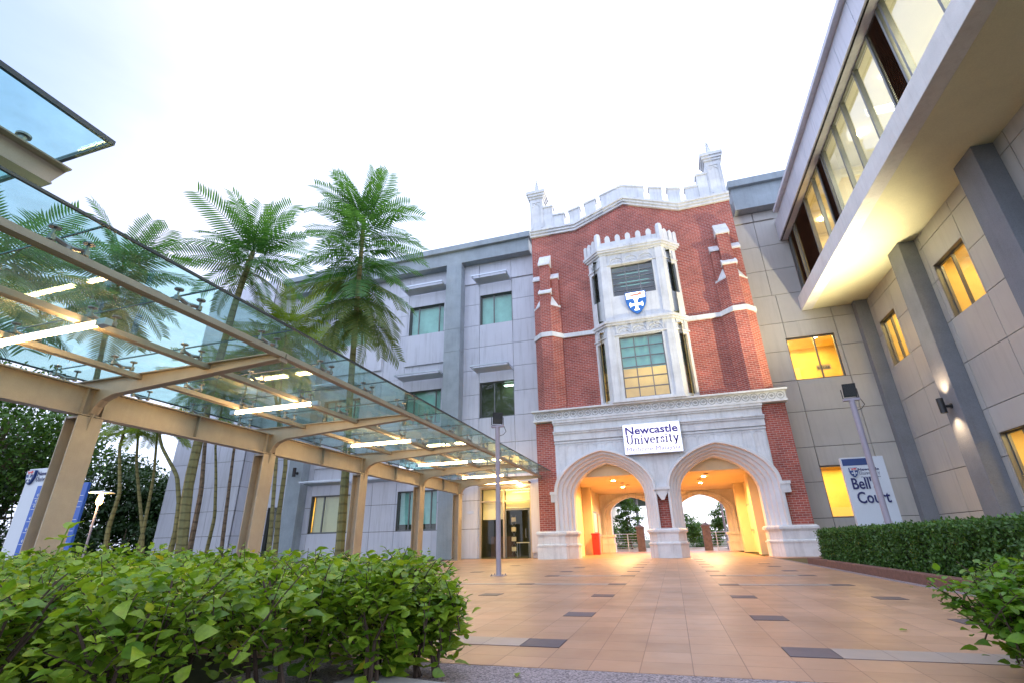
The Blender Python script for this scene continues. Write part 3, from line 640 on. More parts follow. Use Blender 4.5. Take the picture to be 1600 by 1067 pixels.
# ---------------- passage behind the arches
PYB = 33.0; CZ = 3.45
part('passage_ceiling', M['cream'], TW, lambda b: (b.box(-4.6, 4.2, YP+1.16, PYB, CZ, CZ+.1), b.box(-4.6, 4.2, YP+1.16, YP+1.26, CZ+.1, 5.2)))
def pw2(b):
    b.box(-4.9, -4.35, YP+1.15, 26.2, 0, CZ); b.box(-4.9, -4.60, 26.2, 28.0, 0, CZ); b.box(-4.9, -4.30, 28.0, PYB, 0, CZ)
    b.box(-4.35, -4.10, 27.95, 28.35, 0, CZ)
part('passage_wall', M['cream'], TW, pw2)
def pw3(b):
    b.box(3.95, 4.5, YP+1.15, PYB, 0, CZ); b.box(3.55, 3.95, 24.9, 25.7, 0, CZ); b.box(3.50, 3.95, 29.6, 30.4, 0, CZ)
part('passage_wall', M['cream'], TW, pw3)
def barch(b):
    cs = [-2.30, 1.85]; hw = 1.34
    xs0, xs1 = -4.6, 4.3
    fB = ypl(PYB)
    prev = xs0
    for cx in cs:
        P = [(x, z) for x, z in archpts(cx, hw, 2.25, 3.22, 0)]
        b.box(prev, cx-hw, -.5, 0, 0, CZ+.1, fB)
        Q = [p for p in P if p[1] >= 2.24]
        for (xa, za), (xb, zb) in zip(Q[:-1], Q[1:]):
            if xb-xa < 1e-4: continue
            vs = [fB(xa, 0, za), fB(xb, 0, zb), fB(xb, 0, CZ+.1), fB(xa, 0, CZ+.1)] + [fB(xa, -.5, za), fB(xb, -.5, zb), fB(xb, -.5, CZ+.1), fB(xa, -.5, CZ+.1)]
            b.add(vs, [(0, 1, 2, 3), (7, 6, 5, 4), (0, 4, 5, 1), (2, 6, 7, 3)])
        prev = cx+hw
    b.box(prev, xs1, -.5, 0, 0, CZ+.1, fB)
part('back_arch_wall', M['white'], TW, barch)
for cx in (-2.30, 1.85):
    O, I = archpts(cx, 1.85, 2.35, 3.40, 1.0), archpts(cx, 1.34, 2.25, 3.22, 1.0); n = len(O)
    def am(b, O=O, I=I, n=n):
        rr = [(0, .0), (0, -.12), (.2, -.12), (.25, -.04), (.5, -.06), (.55, .04), (.8, .02), (1, .08)]
        vs = [(O[k][0]*(1-s)+I[k][0]*s, PYB+d, O[k][1]*(1-s)+I[k][1]*s) for s, d in rr for k in range(n)]
        b.add(vs, [(r*n+k, r*n+k+1, (r+1)*n+k+1, (r+1)*n+k) for r in range(len(rr)-1) for k in range(n-1)])
    part('back_arch_moulding', M['white'], TW, am)
for x0, x1 in ((-4.35, -3.55), (-1.05, .6), (3.1, 4.1)):
    def bpl(b):
        for z0, z1, o in ((0, .45, .05), (.45, .52, .09), (.52, .88, .0), (.88, 1.02, .08)): b.box(x0-o, x1+o, PYB-.22-o, PYB+.55, z0, z1)
    part('back_plinth', M['white'], TW, bpl)
part('passage_door', surf('yellow_door', (.45, .36, .05), .4, .1), TW, lambda b: b.box(3.80, 3.95, 25.7, 27.4, .02, 2.9))
for x, y in ((-2.5, 25.2), (-2.35, 28.6), (1.75, 25.4), (1.75, 28.4)):
    part('downlight', M['bulb'], TW, lambda b: b.lathe([(.09, CZ-.012), (.075, CZ-.03), (.03, CZ-.035)], (x, y, 0), 14))
    lamp('downlight_lamp', 'SPOT', (x, y, CZ-.07), 400, (1, .52, .17), TW, size=.12, to=(x, y, 0), spot=165, blend=.5)
for x, y in ((-2.2, 26.5), (-2.0, 27.6), (1.8, 24.4), (1.6, 26.6)): part('ceiling_vent', M['louvre'], TW, lambda b: b.lathe([(.11, CZ-.002), (.11, CZ-.02), (.05, CZ-.02)], (x, y, 0), 12))

# ---------------- things in the passage
t = empty('notice_board', (-4.3, 29.6, 0), 'dark framed glass notice case on the left passage wall above the red bin', 'notice board', 'boards on the passage walls')
part('frame', M['alu'], t, lambda b: b.box(-4.28, -4.18, 28.9, 30.3, 1.05, 2.25)); part('poster', M['signwhite'], t, lambda b: b.box(-4.175, -4.17, 29.0, 30.2, 1.15, 2.15))
t = empty('notice_board', (-4.3, 31.6, 0), 'pale notice board on the left passage wall beside the back arch', 'notice board', 'boards on the passage walls')
part('frame', M['steel'], t, lambda b: b.box(-4.28, -4.22, 31.0, 32.2, .95, 2.2)); part('poster', M['cream'], t, lambda b: b.box(-4.215, -4.21, 31.1, 32.1, 1.05, 2.1))
t = empty('notice_board', (3.95, 28.4, 0), 'cream notice board on the right passage wall between two pilasters', 'notice board', 'boards on the passage walls')
part('frame', M['steel'], t, lambda b: b.box(3.86, 3.94, 27.8, 29.1, 1.0, 2.3)); part('poster', M['cream'], t, lambda b: b.box(3.85, 3.855, 27.9, 29.0, 1.1, 2.2))
t = empty('litter_bin', (-3.92, 27.5, 0), 'tall narrow red bin against the left passage wall', 'bin')
part('body', M['red'], t, lambda b: b.prism([(-4.10, 27.3), (-3.74, 27.3), (-3.74, 27.65), (-4.10, 27.65)], .02, .98, top=[(-4.12, 27.28), (-3.72, 27.28), (-3.72, 27.67), (-4.12, 27.67)]), bevel=.02)
part('lid', surf('dark_red_lid', (.4, .02, .02), .4, .1), t, lambda b: (b.box(-4.14, -3.70, 27.26, 27.69, .98, 1.06), b.box(-3.97, -3.87, 27.25, 27.30, .80, .92)), bevel=.02)

# ---------------- text helper
def text_mesh(txt, size, fn, u, z, d, mat, name, parent, ext=.006, space=1.0, serif=False, off=0, align='LEFT', fit=None):
    cu = bpy.data.curves.new(name, 'FONT'); cu.body = txt; cu.size = size; cu.extrude = ext; cu.space_character = space; cu.offset = off; cu.align_x = align; cu.resolution_u = 3
    tmp = bpy.data.objects.new('t', cu); COL.objects.link(tmp); dg = bpy.context.evaluated_depsgraph_get()
    me = bpy.data.meshes.new_from_object(tmp.evaluated_get(dg)); bpy.data.objects.remove(tmp)
    xs = [v.co.x for v in me.vertices]; x0, x1 = min(xs), max(xs)
    k = (fit/(x1-x0)) if fit else 1
    off_ = wloc(parent) if parent is not None else Vector((0, 0, 0))
    vs = [fn(u+(v.co.x-x0)*k, d+v.co.z, z+v.co.y) for v in me.vertices]; fs = [tuple(p.vertices) for p in me.polygons]
    b = MB(); b.add(vs, fs)
    o = b.build(name, mat, parent); bpy.data.meshes.remove(me); return o
# serif letters drawn as strokes: unit cell height 1 (cap), x-height .62
SER = {
 'U': (.78, [[(.14, 1), (.14, .35), (.2, .1), (.4, 0), (.58, .08), (.66, .3), (.66, 1)], [(.02, 1), (.28, 1)], [(.54, 1), (.78, 1)]]),
 'n': (.60, [[(.14, 0), (.14, .62)], [(.14, .48), (.28, .62), (.42, .58), (.48, .45), (.48, 0)], [(.02, 0), (.26, 0)], [(.38, 0), (.60, 0)], [(.03, .62), (.14, .62)]]),
 'i': (.30, [[(.15, 0), (.15, .62)], [(.03, 0), (.27, 0)], [(.04, .62), (.15, .62)], [(.15, .83), (.15, .90)]]),
 'v': (.56, [[(.08, .62), (.30, 0), (.50, .62)], [(0, .62), (.19, .62)], [(.41, .62), (.58, .62)]]),
 'e': (.52, [[(.08, .36), (.48, .36), (.44, .55), (.28, .63), (.12, .52), (.06, .32), (.12, .1), (.28, 0), (.48, .1)]]),
 'r': (.42, [[(.14, 0), (.14, .62)], [(.14, .45), (.26, .6), (.40, .58)], [(.02, 0), (.28, 0)], [(.03, .62), (.14, .62)]]),
 's': (.42, [[(.36, .50), (.26, .62), (.12, .58), (.09, .46), (.34, .22), (.34, .07), (.2, 0), (.05, .08), (.05, .18)]]),
 't': (.38, [[(.16, .85), (.16, .12), (.24, 0), (.36, .05)], [(.03, .62), (.32, .62)]]),
 'y': (.56, [[(.08, .62), (.30, .02)], [(.50, .62), (.22, -.22), (.10, -.28)], [(0, .62), (.19, .62)], [(.41, .62), (.58, .62)]]),
}
def serif_text(txt, h, wd, fn, u, z, d, mat, name, parent, th=.05):
    tot = sum(SER[c][0]+.09 for c in txt); k = wd/tot; b = MB(); x = u
    for c in txt:
        a, st = SER[c]
        for pl in st:
            for p, q in zip(pl[:-1], pl[1:]):
                vert = abs(q[0]-p[0]) < abs(q[1]-p[1]); tt = th*(1.0 if vert else .5)*h
                P, Q = Vector((x+p[0]*k, z+p[1]*h)), Vector((x+q[0]*k, z+q[1]*h)); dr = (Q-P).normalized(); nn = Vector((-dr.y, dr.x))*tt/2; P -= dr*tt*.3; Q += dr*tt*.3
                b.prism([tuple(P-nn), tuple(Q-nn), tuple(Q+nn), tuple(P+nn)], d, d+.006, lambda p_, c_: fn(p_[0], c_, p_[1]))
        x += (a+.09)*k
    return b.build(name, mat, parent)
def crest(fn, cx, zt, wd, ht, d, parent, mats):
    """shield: white chief with a red passant beast, blue field with a white cross flared at the ends"""
    wm, rm, bm_ = mats
    def outline():
        hw = wd/2; P = [(-hw, 0), (hw, 0), (hw, -ht*.35)]
        for t_ in (.5, .65, .78, .9): P.append((hw*(1-((t_-.35)/.65)**1.9)**.75, -ht*t_))
        return P+[(0, -ht)]+[(-x, z) for x, z in P[2:]][::-1]
    f = lambda p, c: fn(cx+p[0], c, zt+p[1])
    def pr(b, pl, d0, d1): b.prism(pl, d0, d1, f)
    part('shield_field', bm_, parent, lambda b: pr(b, outline(), d, d+.05))
    part('shield_chief', wm, parent, lambda b: pr(b, [(-wd*.45, -ht*.04), (wd*.45, -ht*.04), (wd*.45, -ht*.30), (-wd*.45, -ht*.30)], d+.051, d+.058))
    def beast(b):
        a = wd*.36; z0 = -ht*.17; hh = ht*.075
        pr(b, [(-a*.75, z0), (-a*.7, z0+hh*.8), (a*.35, z0+hh), (a*.55, z0+hh*1.6), (a*.9, z0+hh*1.2), (a*.95, z0+hh*.4), (a*.6, z0-hh*.2), (a*.4, z0-hh*.3), (-a*.5, z0-hh*.4)], d+.059, d+.064)
        for q in (-.65, -.35, .30, .62): b.bar(f((a*q, z0), d+.061), f((a*(q+.12), z0-hh*1.5), d+.061), .005, ht*.022)
        b.bar(f((-a*.75, z0+hh*.5), d+.061), f((-a*1.05, z0+hh*1.7), d+.061), .005, ht*.02); b.bar(f((a*.75, z0+hh*.2), d+.061), f((a*1.08, z0-hh*.4), d+.061), .005, ht*.02)
    part('red_beast', rm, parent, beast)
    def cross(b):
        c0 = -ht*.58; L_ = wd*.30; k = wd*.055; e = wd*.13
        for a in range(4):
            ca, sa = math.cos(a*math.pi/2), math.sin(a*math.pi/2)
            P = [(k*.6, -k), (L_*.7, -k*1.1), (L_, -e), (L_*1.08, 0), (L_, e), (L_*.7, k*1.1), (k*.6, k)]
            pr(b, [(x*ca-y*sa, c0+x*sa+y*ca) for x, y in P], d+.051, d+.060)
        pr(b, [(-k, c0-k), (k, c0-k), (k, c0+k), (-k, c0+k)], d+.051, d+.0615)
    part('shield_cross', wm, parent, cross)
wlit = emis('lit_white_acrylic', (.92, .90, 1.0), .36); blit = surf('blue_acrylic', (.015, .16, .55), .3, .04); rlit = emis('red_acrylic', (.85, .12, .08), .8)
# shield on the bay
t = empty('shield_sign', (BX, T-BF-.05, 11.3), 'blue and white lit crest shield on the front of the bay window', 'sign')
fb = ypl(T-BF)
crest(fb, BX-.0, 11.86, .98, 1.20, .03, t, (emis('lit_crest_white', (.95, .97, 1.0), 1.3), rlit, blit))
# name sign above the arches
t = empty('name_sign', (-.33, YP-.3, 4.1), 'backlit white name sign with dark blue lettering above the two arches', 'sign')
SGX0, SGX1, SGZ0, SGZ1 = -1.56, .90, 4.12, 5.46
part('casing', M['alul'], t, lambda b: b.box(SGX0, SGX1, .20, .30, SGZ0, SGZ1, fP), bevel=.01)
part('face', wlit, t, lambda b: b.box(SGX0+.03, SGX1-.03, .302, .310, SGZ0+.03, SGZ1-.03, fP))
ink = surf('violet_blue_ink', (.05, .03, .28), .5, .05); inkl = surf('pale_violet_ink', (.20, .16, .48), .5, .05)
text_mesh('Newcastle', .46, fP, SGX0+.12, 5.00, .318, ink, 'top_line_lettering', t, off=.011, fit=2.22)
serif_text('University', .38, 2.24, fP, SGX0+.12, 4.57, .312, ink, 'middle_line_lettering', t, .155)
text_mesh('Medicine Malaysia', .26, fP, SGX0+.12, 4.25, .314, inkl, 'bottom_line_lettering', t, ext=.003, off=0, fit=2.22)
# ================================================================== LEFT WING
W = 23.6; fW = ypl(W)
LWG = empty('office_wing', (-17, W, 0), 'pale panelled three storey office wing left of the brick tower', 'building')
ZJ = [0, 1.34, 2.67, 4.0, 5.45, 6.83, 8.15, 9.55, 10.9, 12.25, 13.6, 14.95, 16.35]
WR = [(-9.05, -7.10, 12.25, 14.15), (-9.05, -7.10, 6.84, 8.80)]
WB = [(-13.65, -11.35, z0, z1) for z0, z1 in ((12.22, 14.10), (6.84, 8.75), (1.35, 3.30))]
WC = [(-19.05, -16.55, z0, z1) for z0, z1 in ((12.22, 14.10), (6.84, 8.75), (1.35, 3.30))]
WE = [(-21.95, -21.25, .02, 2.80)]
DOOR = (-9.0, -6.34, .0, 3.25)
def lw(b):
    panels(b, fW, [-10.05, -9.08, -7.09, -5.2], ZJ, WR+[DOOR], d0=-.05, d1=.0)
    # step line near the top: upper boards stand proud
    for a, c in ((-10.05, -9.10), (-9.06, -7.10), (-7.08, -5.2)): b.box(a, c, .002, .07, 14.98, 16.33, fW)
lwp = part('wall_cladding', [M['panel'], M['dark']], LWG, lw)
def lw2(b):
    panels(b, fW, [-15.2, -13.75, -11.0], ZJ, WB+[(-13.75, -11.0, 4.0, 5.4)], d0=-.05, d1=0)
    panels(b, fW, [-19.45, -19.10, -16.5, -15.2], ZJ, WC, d0=-.05, d1=0)
    panels(b, fW, [-23.6, -22.0, -21.2, -20.35], ZJ, WE, d0=-.05, d1=0)
    # proud spandrel bands between storeys
    for a, c in ((-13.72, -11.02), (-19.05, -15.3)):
        for z0, z1 in ((4.78, 6.78), (10.28, 12.18)): b.box(a, c, .002, .10, z0, z1, fW)
part('wall_cladding', [M['panel'], M['dark']], LWG, lw2)
for x0, x1 in ((-11.0, -10.03), (-20.38, -19.43)):
    part('pillar', M['concrete'], LWG, lambda b: (b.box(x0, x1, .0, .60, 0, 10.60, fW), b.box(x0+.012, x1-.012, 0, .585, 10.60, 10.63, fW), b.box(x0, x1, .0, .60, 10.63, 11.95, fW), b.box(x0+.012, x1-.012, 0, .585, 11.95, 11.98, fW), b.box(x0, x1, .0, .60, 11.98, 16.27, fW)))
def eave(x0, x1):
    def f(b):
        b.box(x0, x1, -.4, .60, 16.27, 17.12, fW); b.box(x0, x1+.12, -.4, .80, 17.12, 17.47, fW)
    return f
part('eave', M['concrete'], LWG, eave(-23.0, -5.83))
part('roof_slab', M['roof'], LWG, lambda b: b.box(-30, -5.6, W+.3, W+12, 16.6, 16.9))
part('end_wall', M['panel'], LWG, lambda b: b.box(-5.9, -5.2, W+.06, W+10, 0, 16.4))
# projecting end block
def blk(b):
    fB = ypl(22.82); panels(b, fB, [-29.1, -25.5, -24.4, -23.57], ZJ+[17.6], d0=-.05, d1=0)
    panels(b, xpr(-23.57), [22.84, W+.2], ZJ+[17.6], d0=-.05, d1=0)
    b.box(-29.1, -23.65, 22.95, W+10, 0, 17.55)
part('end_block', [M['panel'], M['dark']], LWG, blk)
def inner_room(parent, mat, x0, x1, z0, z1, y0=W+.35, dep=3.0):
    def f(b):
        y1 = y0+dep; P = [(x0, y0, z0), (x1, y0, z0), (x1, y1, z0), (x0, y1, z0), (x0, y0, z1), (x1, y0, z1), (x1, y1, z1), (x0, y1, z1)]
        b.add(P, [(0, 1, 2, 3), (7, 6, 5, 4), (1, 5, 6, 2), (2, 6, 7, 3), (3, 7, 4, 0)])
    part('room', mat, parent, f, recalc=False)
def window(parent, fn, u0, u1, z0, z1, vs, fill, rec=-.14, drop=1.0, glass='winglass'):
    fr = part('window', M['alu'], parent, lambda b: (winframe(fn, u0, u1, z0, z1, vs, [], rec, .06, .08)(b), b.box(u0-.0, u0+.02, rec, -.02, z0, z1, fn), b.box(u1-.02, u1, rec, -.02, z0, z1, fn), b.box(u0, u1, rec, -.02, z1-.02, z1, fn)))
    part('pane', M[glass], fr, paneq(fn, u0, u1, z0, z1, rec-.03))
    if fill: part('blind', M[fill], fr, lambda b: b.box(u0+.03, u1-.03, rec-.22, rec-.20, z1-(z1-z0)*drop, z1-.02, fn))
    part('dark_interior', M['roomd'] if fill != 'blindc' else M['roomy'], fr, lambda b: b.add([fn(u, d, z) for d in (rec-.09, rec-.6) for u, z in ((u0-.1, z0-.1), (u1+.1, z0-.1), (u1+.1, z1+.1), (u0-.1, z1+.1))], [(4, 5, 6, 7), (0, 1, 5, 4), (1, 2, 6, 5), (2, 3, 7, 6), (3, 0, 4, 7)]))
    return fr
def shade(parent, x0, x1, z, long=1.0, fn=fW, n=5):
    """horizontal louvred sun shade on brackets, tipped up slightly at the outer edge"""
    def f(b):
        zf = lambda d: z+.02*d
        b.bar(fn(x0, .05, zf(0)), fn(x0-.08, long, zf(long)+.06), .05, .10); b.bar(fn(x1, .05, zf(0)), fn(x1, long, zf(long)+.06), .05, .10)
        b.bar(fn(x0-.12, long, zf(long)+.08), fn(x1+.02, long, zf(long)+.08), .06, .07)
        for i in range(n):
            d = .10+(long*.66-.10)*i/(n-1)
            b.add([fn(x0, d, z-.02), fn(x1, d, z-.02), fn(x1, d+.12, z+.055), fn(x0, d+.12, z+.055), fn(x0, d, z-.035), fn(x1, d, z-.035), fn(x1, d+.12, z+.04), fn(x0, d+.12, z+.04)],
                  [(0, 1, 2, 3), (7, 6, 5, 4), (0, 4, 5, 1), (3, 2, 6, 7), (0, 3, 7, 4), (1, 5, 6, 2)])
    part('sun_shade', M['alul'], parent, f)
window(LWG, fW, *WR[0], [-8.24], 'blind')
fr_ = window(LWG, fW, *WR[1], [-8.24], None); 
part('ceiling_light', emis('office_light', (.7, 1, .85), 3), fr_, lambda b: b.box(-7.75, -7.2, W+.30, W+.56, 8.60, 8.62))
for k, q in enumerate(WB):
    window(LWG, fW, *q, [-13.08, -11.72] if k < 2 else [-13.0, -12.36, -11.74], 'blind', drop=1.0 if k < 2 else .84)
for k, q in enumerate(WC): window(LWG, fW, *q, [-18.35, -17.0] if k < 2 else [-18.30, -16.95], 'blind' if k < 2 else 'blindc', drop=1)
window(LWG, fW, *WE[0], [], None)
for (x0, x1) in ((-9.13, -7.12),): shade(LWG, x0, x1, 14.86); shade(LWG, x0, x1, 9.36)
for (x0, x1) in ((-13.7, -11.08), (-19.1, -16.5)): shade(LWG, x0, x1, 14.92); shade(LWG, x0, x1, 9.38)
shade(LWG, -19.1, -16.5, 3.86); shade(LWG, -15.6, -13.2, 3.86)
lamp('blind_window_light', 'AREA', (-17.8, W+.52, 2.3), 26, (1, .75, .40), LWG, size=2.2, sy=1.5, to=(-17.8, W-3, 2.3))
# entrance
dr = part('entrance_screen', M['steel'], LWG, lambda b: (b.box(-9.0, -8.92, -.10, .04, 0, 3.25, fW), b.box(-6.42, -6.34, -.10, .04, 0, 3.25, fW), b.box(-8.92, -6.42, -.10, .04, 3.17, 3.25, fW),
     b.box(-7.79, -7.72, -.10, .02, 0, 3.17, fW), b.box(-8.92, -7.79, -.09, .0, 2.55, 2.62, fW), b.box(-7.72, -6.42, -.09, .0, 2.55, 2.62, fW)))
part('pane', M['doorglass'], dr, paneq(fW, -8.95, -6.4, .02, 3.2, -.05))
part('door_leaf', M['alu'], dr, lambda b: (b.box(-7.70, -7.64, -.09, -.03, .03, 2.2, fW), b.box(-6.50, -6.44, -.09, -.03, .03, 2.2, fW), b.box(-7.64, -6.5, -.09, -.03, 2.14, 2.2, fW), b.box(-6.66, -6.63, -.03, .06, .9, 1.3, fW)))
part('roller_blind', M['blindc'], dr, lambda b: (b.box(-8.9, -7.82, -.25, -.22, 1.75, 3.16, fW), b.box(-7.7, -6.45, -.25, -.22, 2.24, 3.16, fW)))
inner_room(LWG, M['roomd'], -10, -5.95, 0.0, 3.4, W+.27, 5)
part('low_cabinet', M['louvre'], LWG, lambda b: b.box(-9.2, -8.0, W+2.2, W+2.6, 0, 1.0))
lamp('lobby_light', 'AREA', (-7.4, W+1.6, 3.2), 22, (1, .70, .33), LWG, size=1.2, to=(-7.4, W+1.6, 0))
part('door_soffit_light', M['bulb'], LWG, lambda b: b.lathe([(.10, 3.34), (.09, 3.30), (.03, 3.29)], (-6.85, W-.25, 0), 12))
part('entrance_soffit', M['cream'], LWG, lambda b: b.box(-9.02, -6.32, .02, .55, 3.345, 3.42, fW))
part('door_jamb', M['panel'], LWG, lambda b: b.box(-6.32, -5.75, .01, .20, .25, 3.34, fW))
lamp('entrance_lamp', 'SPOT', (-7.3, W-.45, 3.27), 120, (1, .62, .22), LWG, size=.25, to=(-7.5, W-.6, 0), spot=160)
part('door_plate', M['alul'], LWG, lambda b: b.box(-9.68, -9.30, .0, .02, 2.05, 2.18, fW))
t = empty('magazine_rack', (-7.45, W+.9, 0), 'folding magazine rack with brochures inside the glass entrance', 'rack')
part('frame', M['fitting'], t, lambda b: [b.tube([(-7.65+.25*((i+1) % 2), W+.9, .15+i*.36), (-7.65+.25*(i % 2), W+.9, .15+(i+1)*.36)], .012, 5) for i in range(5)]+[b.tube([(-7.65+.25*(i % 2), W+.9, .15+i*.36), (-7.65+.25*((i+1) % 2), W+.9, .15+(i+1)*.36)], .012, 5) for i in range(5)])
part('brochure', M['cream'], t, lambda b: [b.box(-7.64, -7.42, W+.86, W+.94, .3+i*.45, .5+i*.45) for i in range(4)])
t = empty('side_table', (-6.95, W+.8, 0), 'small pale table inside the glass entrance', 'table')
part('table_top', M['cream'], t, lambda b: b.box(-7.3, -6.65, W+.55, W+1.05, .66, .70))
for x in (-7.27, -6.69):
    for y in (W+.6, W+1.0): part('leg', M['fitting'], t, lambda b: b.box(x-.015, x+.015, y-.015, y+.015, .01, .66))
# wall lamp on the left pillar
def sconce(name_lab, f, u, z, d0, up_=True, e=30):
    px, py, pz = f(u, d0, z); t = empty('wall_light', (px, py, pz), name_lab, 'wall light', 'black cylinder wall lights')
    c = Vector(f(u, d0+.26, z))
    part('housing', M['black'], t, lambda b: b.lathe([(.085, -.24), (.095, -.24), (.095, .24), (.085, .24), (.085, .2), (.02, .2)], c, 20), smooth=False)
    part('bracket', M['black'], t, lambda b: (b.tube([f(u, d0+.02, z-.03), f(u, d0+.20, z-.03)], .045, 10), b.tube([f(u, d0, z-.03), f(u, d0+.02, z-.03)], .085, 14)))
    if e:
        part('lens', M['bulb'], t, lambda b: b.lathe([(.075, -.225), (.02, -.226)], c, 16))
        for sg in (-1, 1):
            q = Vector(f(u, d0+.26, z+sg*.27))
            lamp('pillar_wash', 'SPOT', q, e, (1, .70, .42), t, size=.07, to=Vector(f(u, d0+.12, z+sg*2.0)), spot=115, blend=1)
        lamp('upward_beam', 'SPOT', Vector(f(u, d0+.34, z+.27)), e*36, (1, .87, .56), t, size=.1, to=Vector(f(u, d0+4.2, z+5)), spot=108, blend=1)
    return t
sconce('black wall light on the second grey pillar left of the tower', fW, -19.75, 4.55, .60, e=0)

# ================================================================== RIGHT WING
RWG = empty('right_wing', (9.5, 16, 0), 'grey panelled wing on the right with a glazed storey overhanging the courtyard', 'building')
WX = 9.72; fX = xpl(WX)
ZK = [0, 1.33, 2.68, 4.05, 5.52, 6.88, 8.25, 9.57, 10.98, 12.30, 13.63, 15.05, 16.40]
BW = [(6.20, 8.20, 7.18, 9.22), (6.23, 8.28, 1.35, 3.42)]
ZKB = [.7+(z-.7)*1.049 if z else 0 for z in ZK]
def bwr(b):
    panels(b, fW, [4.8, 6.25, 8.35, 9.80], ZKB[:9], BW, d0=-.05, d1=0)
    panels(b, fW, [4.8, 6.10, 7.7], ZKB[8:], [], d0=-.05, d1=0)
    b.box(6.12, 7.05, .002, .07, ZKB[11]+.02, 16.27, fW); b.box(4.8, 6.08, .002, .07, ZKB[11]+.02, 16.27, fW)
part('back_wall_cladding', [M['panelr'], M['dark']], RWG, bwr)
part('eave', M['concrete'], RWG, lambda b: (b.box(5.28, 12.0, -.4, .60, 16.30, 17.65, fW), b.box(5.16, 12.0, -.4, .80, 17.65, 18.05, fW)))
for q, vs_ in ((BW[0], [7.36]), (BW[1], [7.30])):
    u0, u1, z0, z1 = q
    fr = part('window', M['alu'], RWG, winframe(fW, u0, u1, z0, z1, vs_, [], -.10, .06, .08)); part('pane', M['winglass'], fr, paneq(fW, u0, u1, z0, z1, -.13))
def rooms(x0, x1, z0, z1, y0, dep, mat, e, col=(1, .58, .15), sgn='Y', lights_=2):
    def f(b):
        y1 = y0+dep; P = [(x0, y0, z0), (x1, y0, z0), (x1, y1, z0), (x0, y1, z0), (x0, y0, z1), (x1, y0, z1), (x1, y1, z1), (x0, y1, z1)]
        fs = [(0, 1, 2, 3), (7, 6, 5, 4), (1, 5, 6, 2), (2, 6, 7, 3), (3, 7, 4, 0), (0, 4, 5, 1)]
        fs.pop(5 if sgn == 'Y' else 4); b.add(P, fs)
    part('room', mat, RWG, f, recalc=False)
    lamp('room_light', 'AREA', ((x0+x1)/2, y0+dep/2, z1-.12), e, col, RWG, size=min(x1-x0, dep)*.8, to=((x0+x1)/2, y0+dep/2, z0))
rooms(5.3, 9.2, 6.6, 9.75, W+.16, 3.2, M['roomy'], 80); rooms(5.3, 9.2, .6, 3.7, W+.16, 3.2, M['roomy'], 80)
for x, y in ((6.9, W+.9), (7.9, W+1.6), (6.6, W+2.4)): part('ceiling_light', M['bulb'], RWG, lambda b: b.lathe([(.11, 9.70), (.10, 9.66), (.02, 9.655)], (x, y, 0), 14))
part('room_door', M['cream'], RWG, lambda b: (b.box(6.55, 7.35, W+3.28, W+3.34, 6.62, 8.75), b.box(6.0, 9.1, W+3.22, W+3.30, .62, 1.9)))
text_mesh('KELUAR', .16, ypl(W+1.2), 7.55, 7.95, .01, M['alu'], 'exit_lettering', RWG, fit=.5)
part('exit_plate', M['cream'], RWG, lambda b: b.box(7.5, 8.10, W+1.205, W+1.22, 7.9, 8.15))
# recessed ground storey facing the courtyard
SIDEW = [(16.15, 17.95, 7.17, 9.15), (21.35, 22.85, 7.17, 9.15), (16.3, 18.1, 1.35, 3.45), (11.2, 13.0, 7.17, 9.15)]
ZKX = [.7+(z-.7)*1.049 if z else 0 for z in ZK[:9]]
def sw(b):
    panels(b, fX, [8.0, 9.6, 11.1, 13.1, 14.45, 16.10, 18.15, 19.3, 21.2, 22.95, 23.6], ZKX[:-1]+[10.52], SIDEW, d0=-.05, d1=0)
part('side_wall_cladding', [M['panelr'], M['dark']], RWG, sw)
for q in SIDEW:
    u0, u1, z0, z1 = q
    fr = part('window', M['alu'], RWG, lambda b: (winframe(fX, u0, u1, z0, z1, [u0+(u1-u0)*.56], [], -.16, .06, .08)(b), [b.box(a, c, -.16, -.02, d, e, fX) for a, c, d, e in ((u0, u0+.02, z0, z1), (u1-.02, u1, z0, z1), (u0, u1, z1-.02, z1))]))
    part('pane', M['winglass'], fr, paneq(fX, u0, u1, z0, z1, -.2))
for y0_, y1_, z0_, z1_ in ((15.2, 18.9, 6.6, 9.75), (20.4, 23.3, 6.6, 9.75), (15.2, 18.9, .6, 3.7)):
    rooms(WX+.23, WX+3.4, z0_, z1_, y0_, y1_-y0_, M['roomy'], 42, (1, .66, .25), 'X')
    for k in (.3, .62): part('ceiling_light', M['bulb'], RWG, lambda b: b.lathe([(.12, z1_-.03), (.11, z1_-.07), (.02, z1_-.075)], (WX+.9+k, y0_+(y1_-y0_)*k, 0), 14))
text_mesh('LAB D', .20, lambda u, d, z: (WX+1.6-d, 16.13-u, z), 0, 7.62, .0, M['cream'], 'lab_lettering', RWG, fit=.5)
part('lab_plate', M['black'], RWG, lambda b: b.box(WX+1.605, WX+1.62, 15.5, 16.2, 7.52, 7.86))
for y0_, y1_ in ((23.25, W), (18.40, 19.30), (13.52, 14.42), (8.62, 9.52)):
    part('pillar', M['concr'], RWG, lambda b: b.box(9.20, WX-.001, y0_, y1_, 0, 10.49), bevel=.012)
# overhanging storey
part('overhang_soffit', M['soffit'], RWG, lambda b: b.box(7.18, 12.0, -6, W-.02, 10.49, 10.53))
part('overhang_slab', M['slab'], RWG, lambda b: (b.box(7.15, 7.60, -6, W-.02, 10.47, 11.18), b.box(7.6, 14, -6, W-.02, 10.54, 11.12)), bevel=.015)
GX = 7.42; fG = xpl(GX); ZW0, ZW1 = 11.18, 14.42
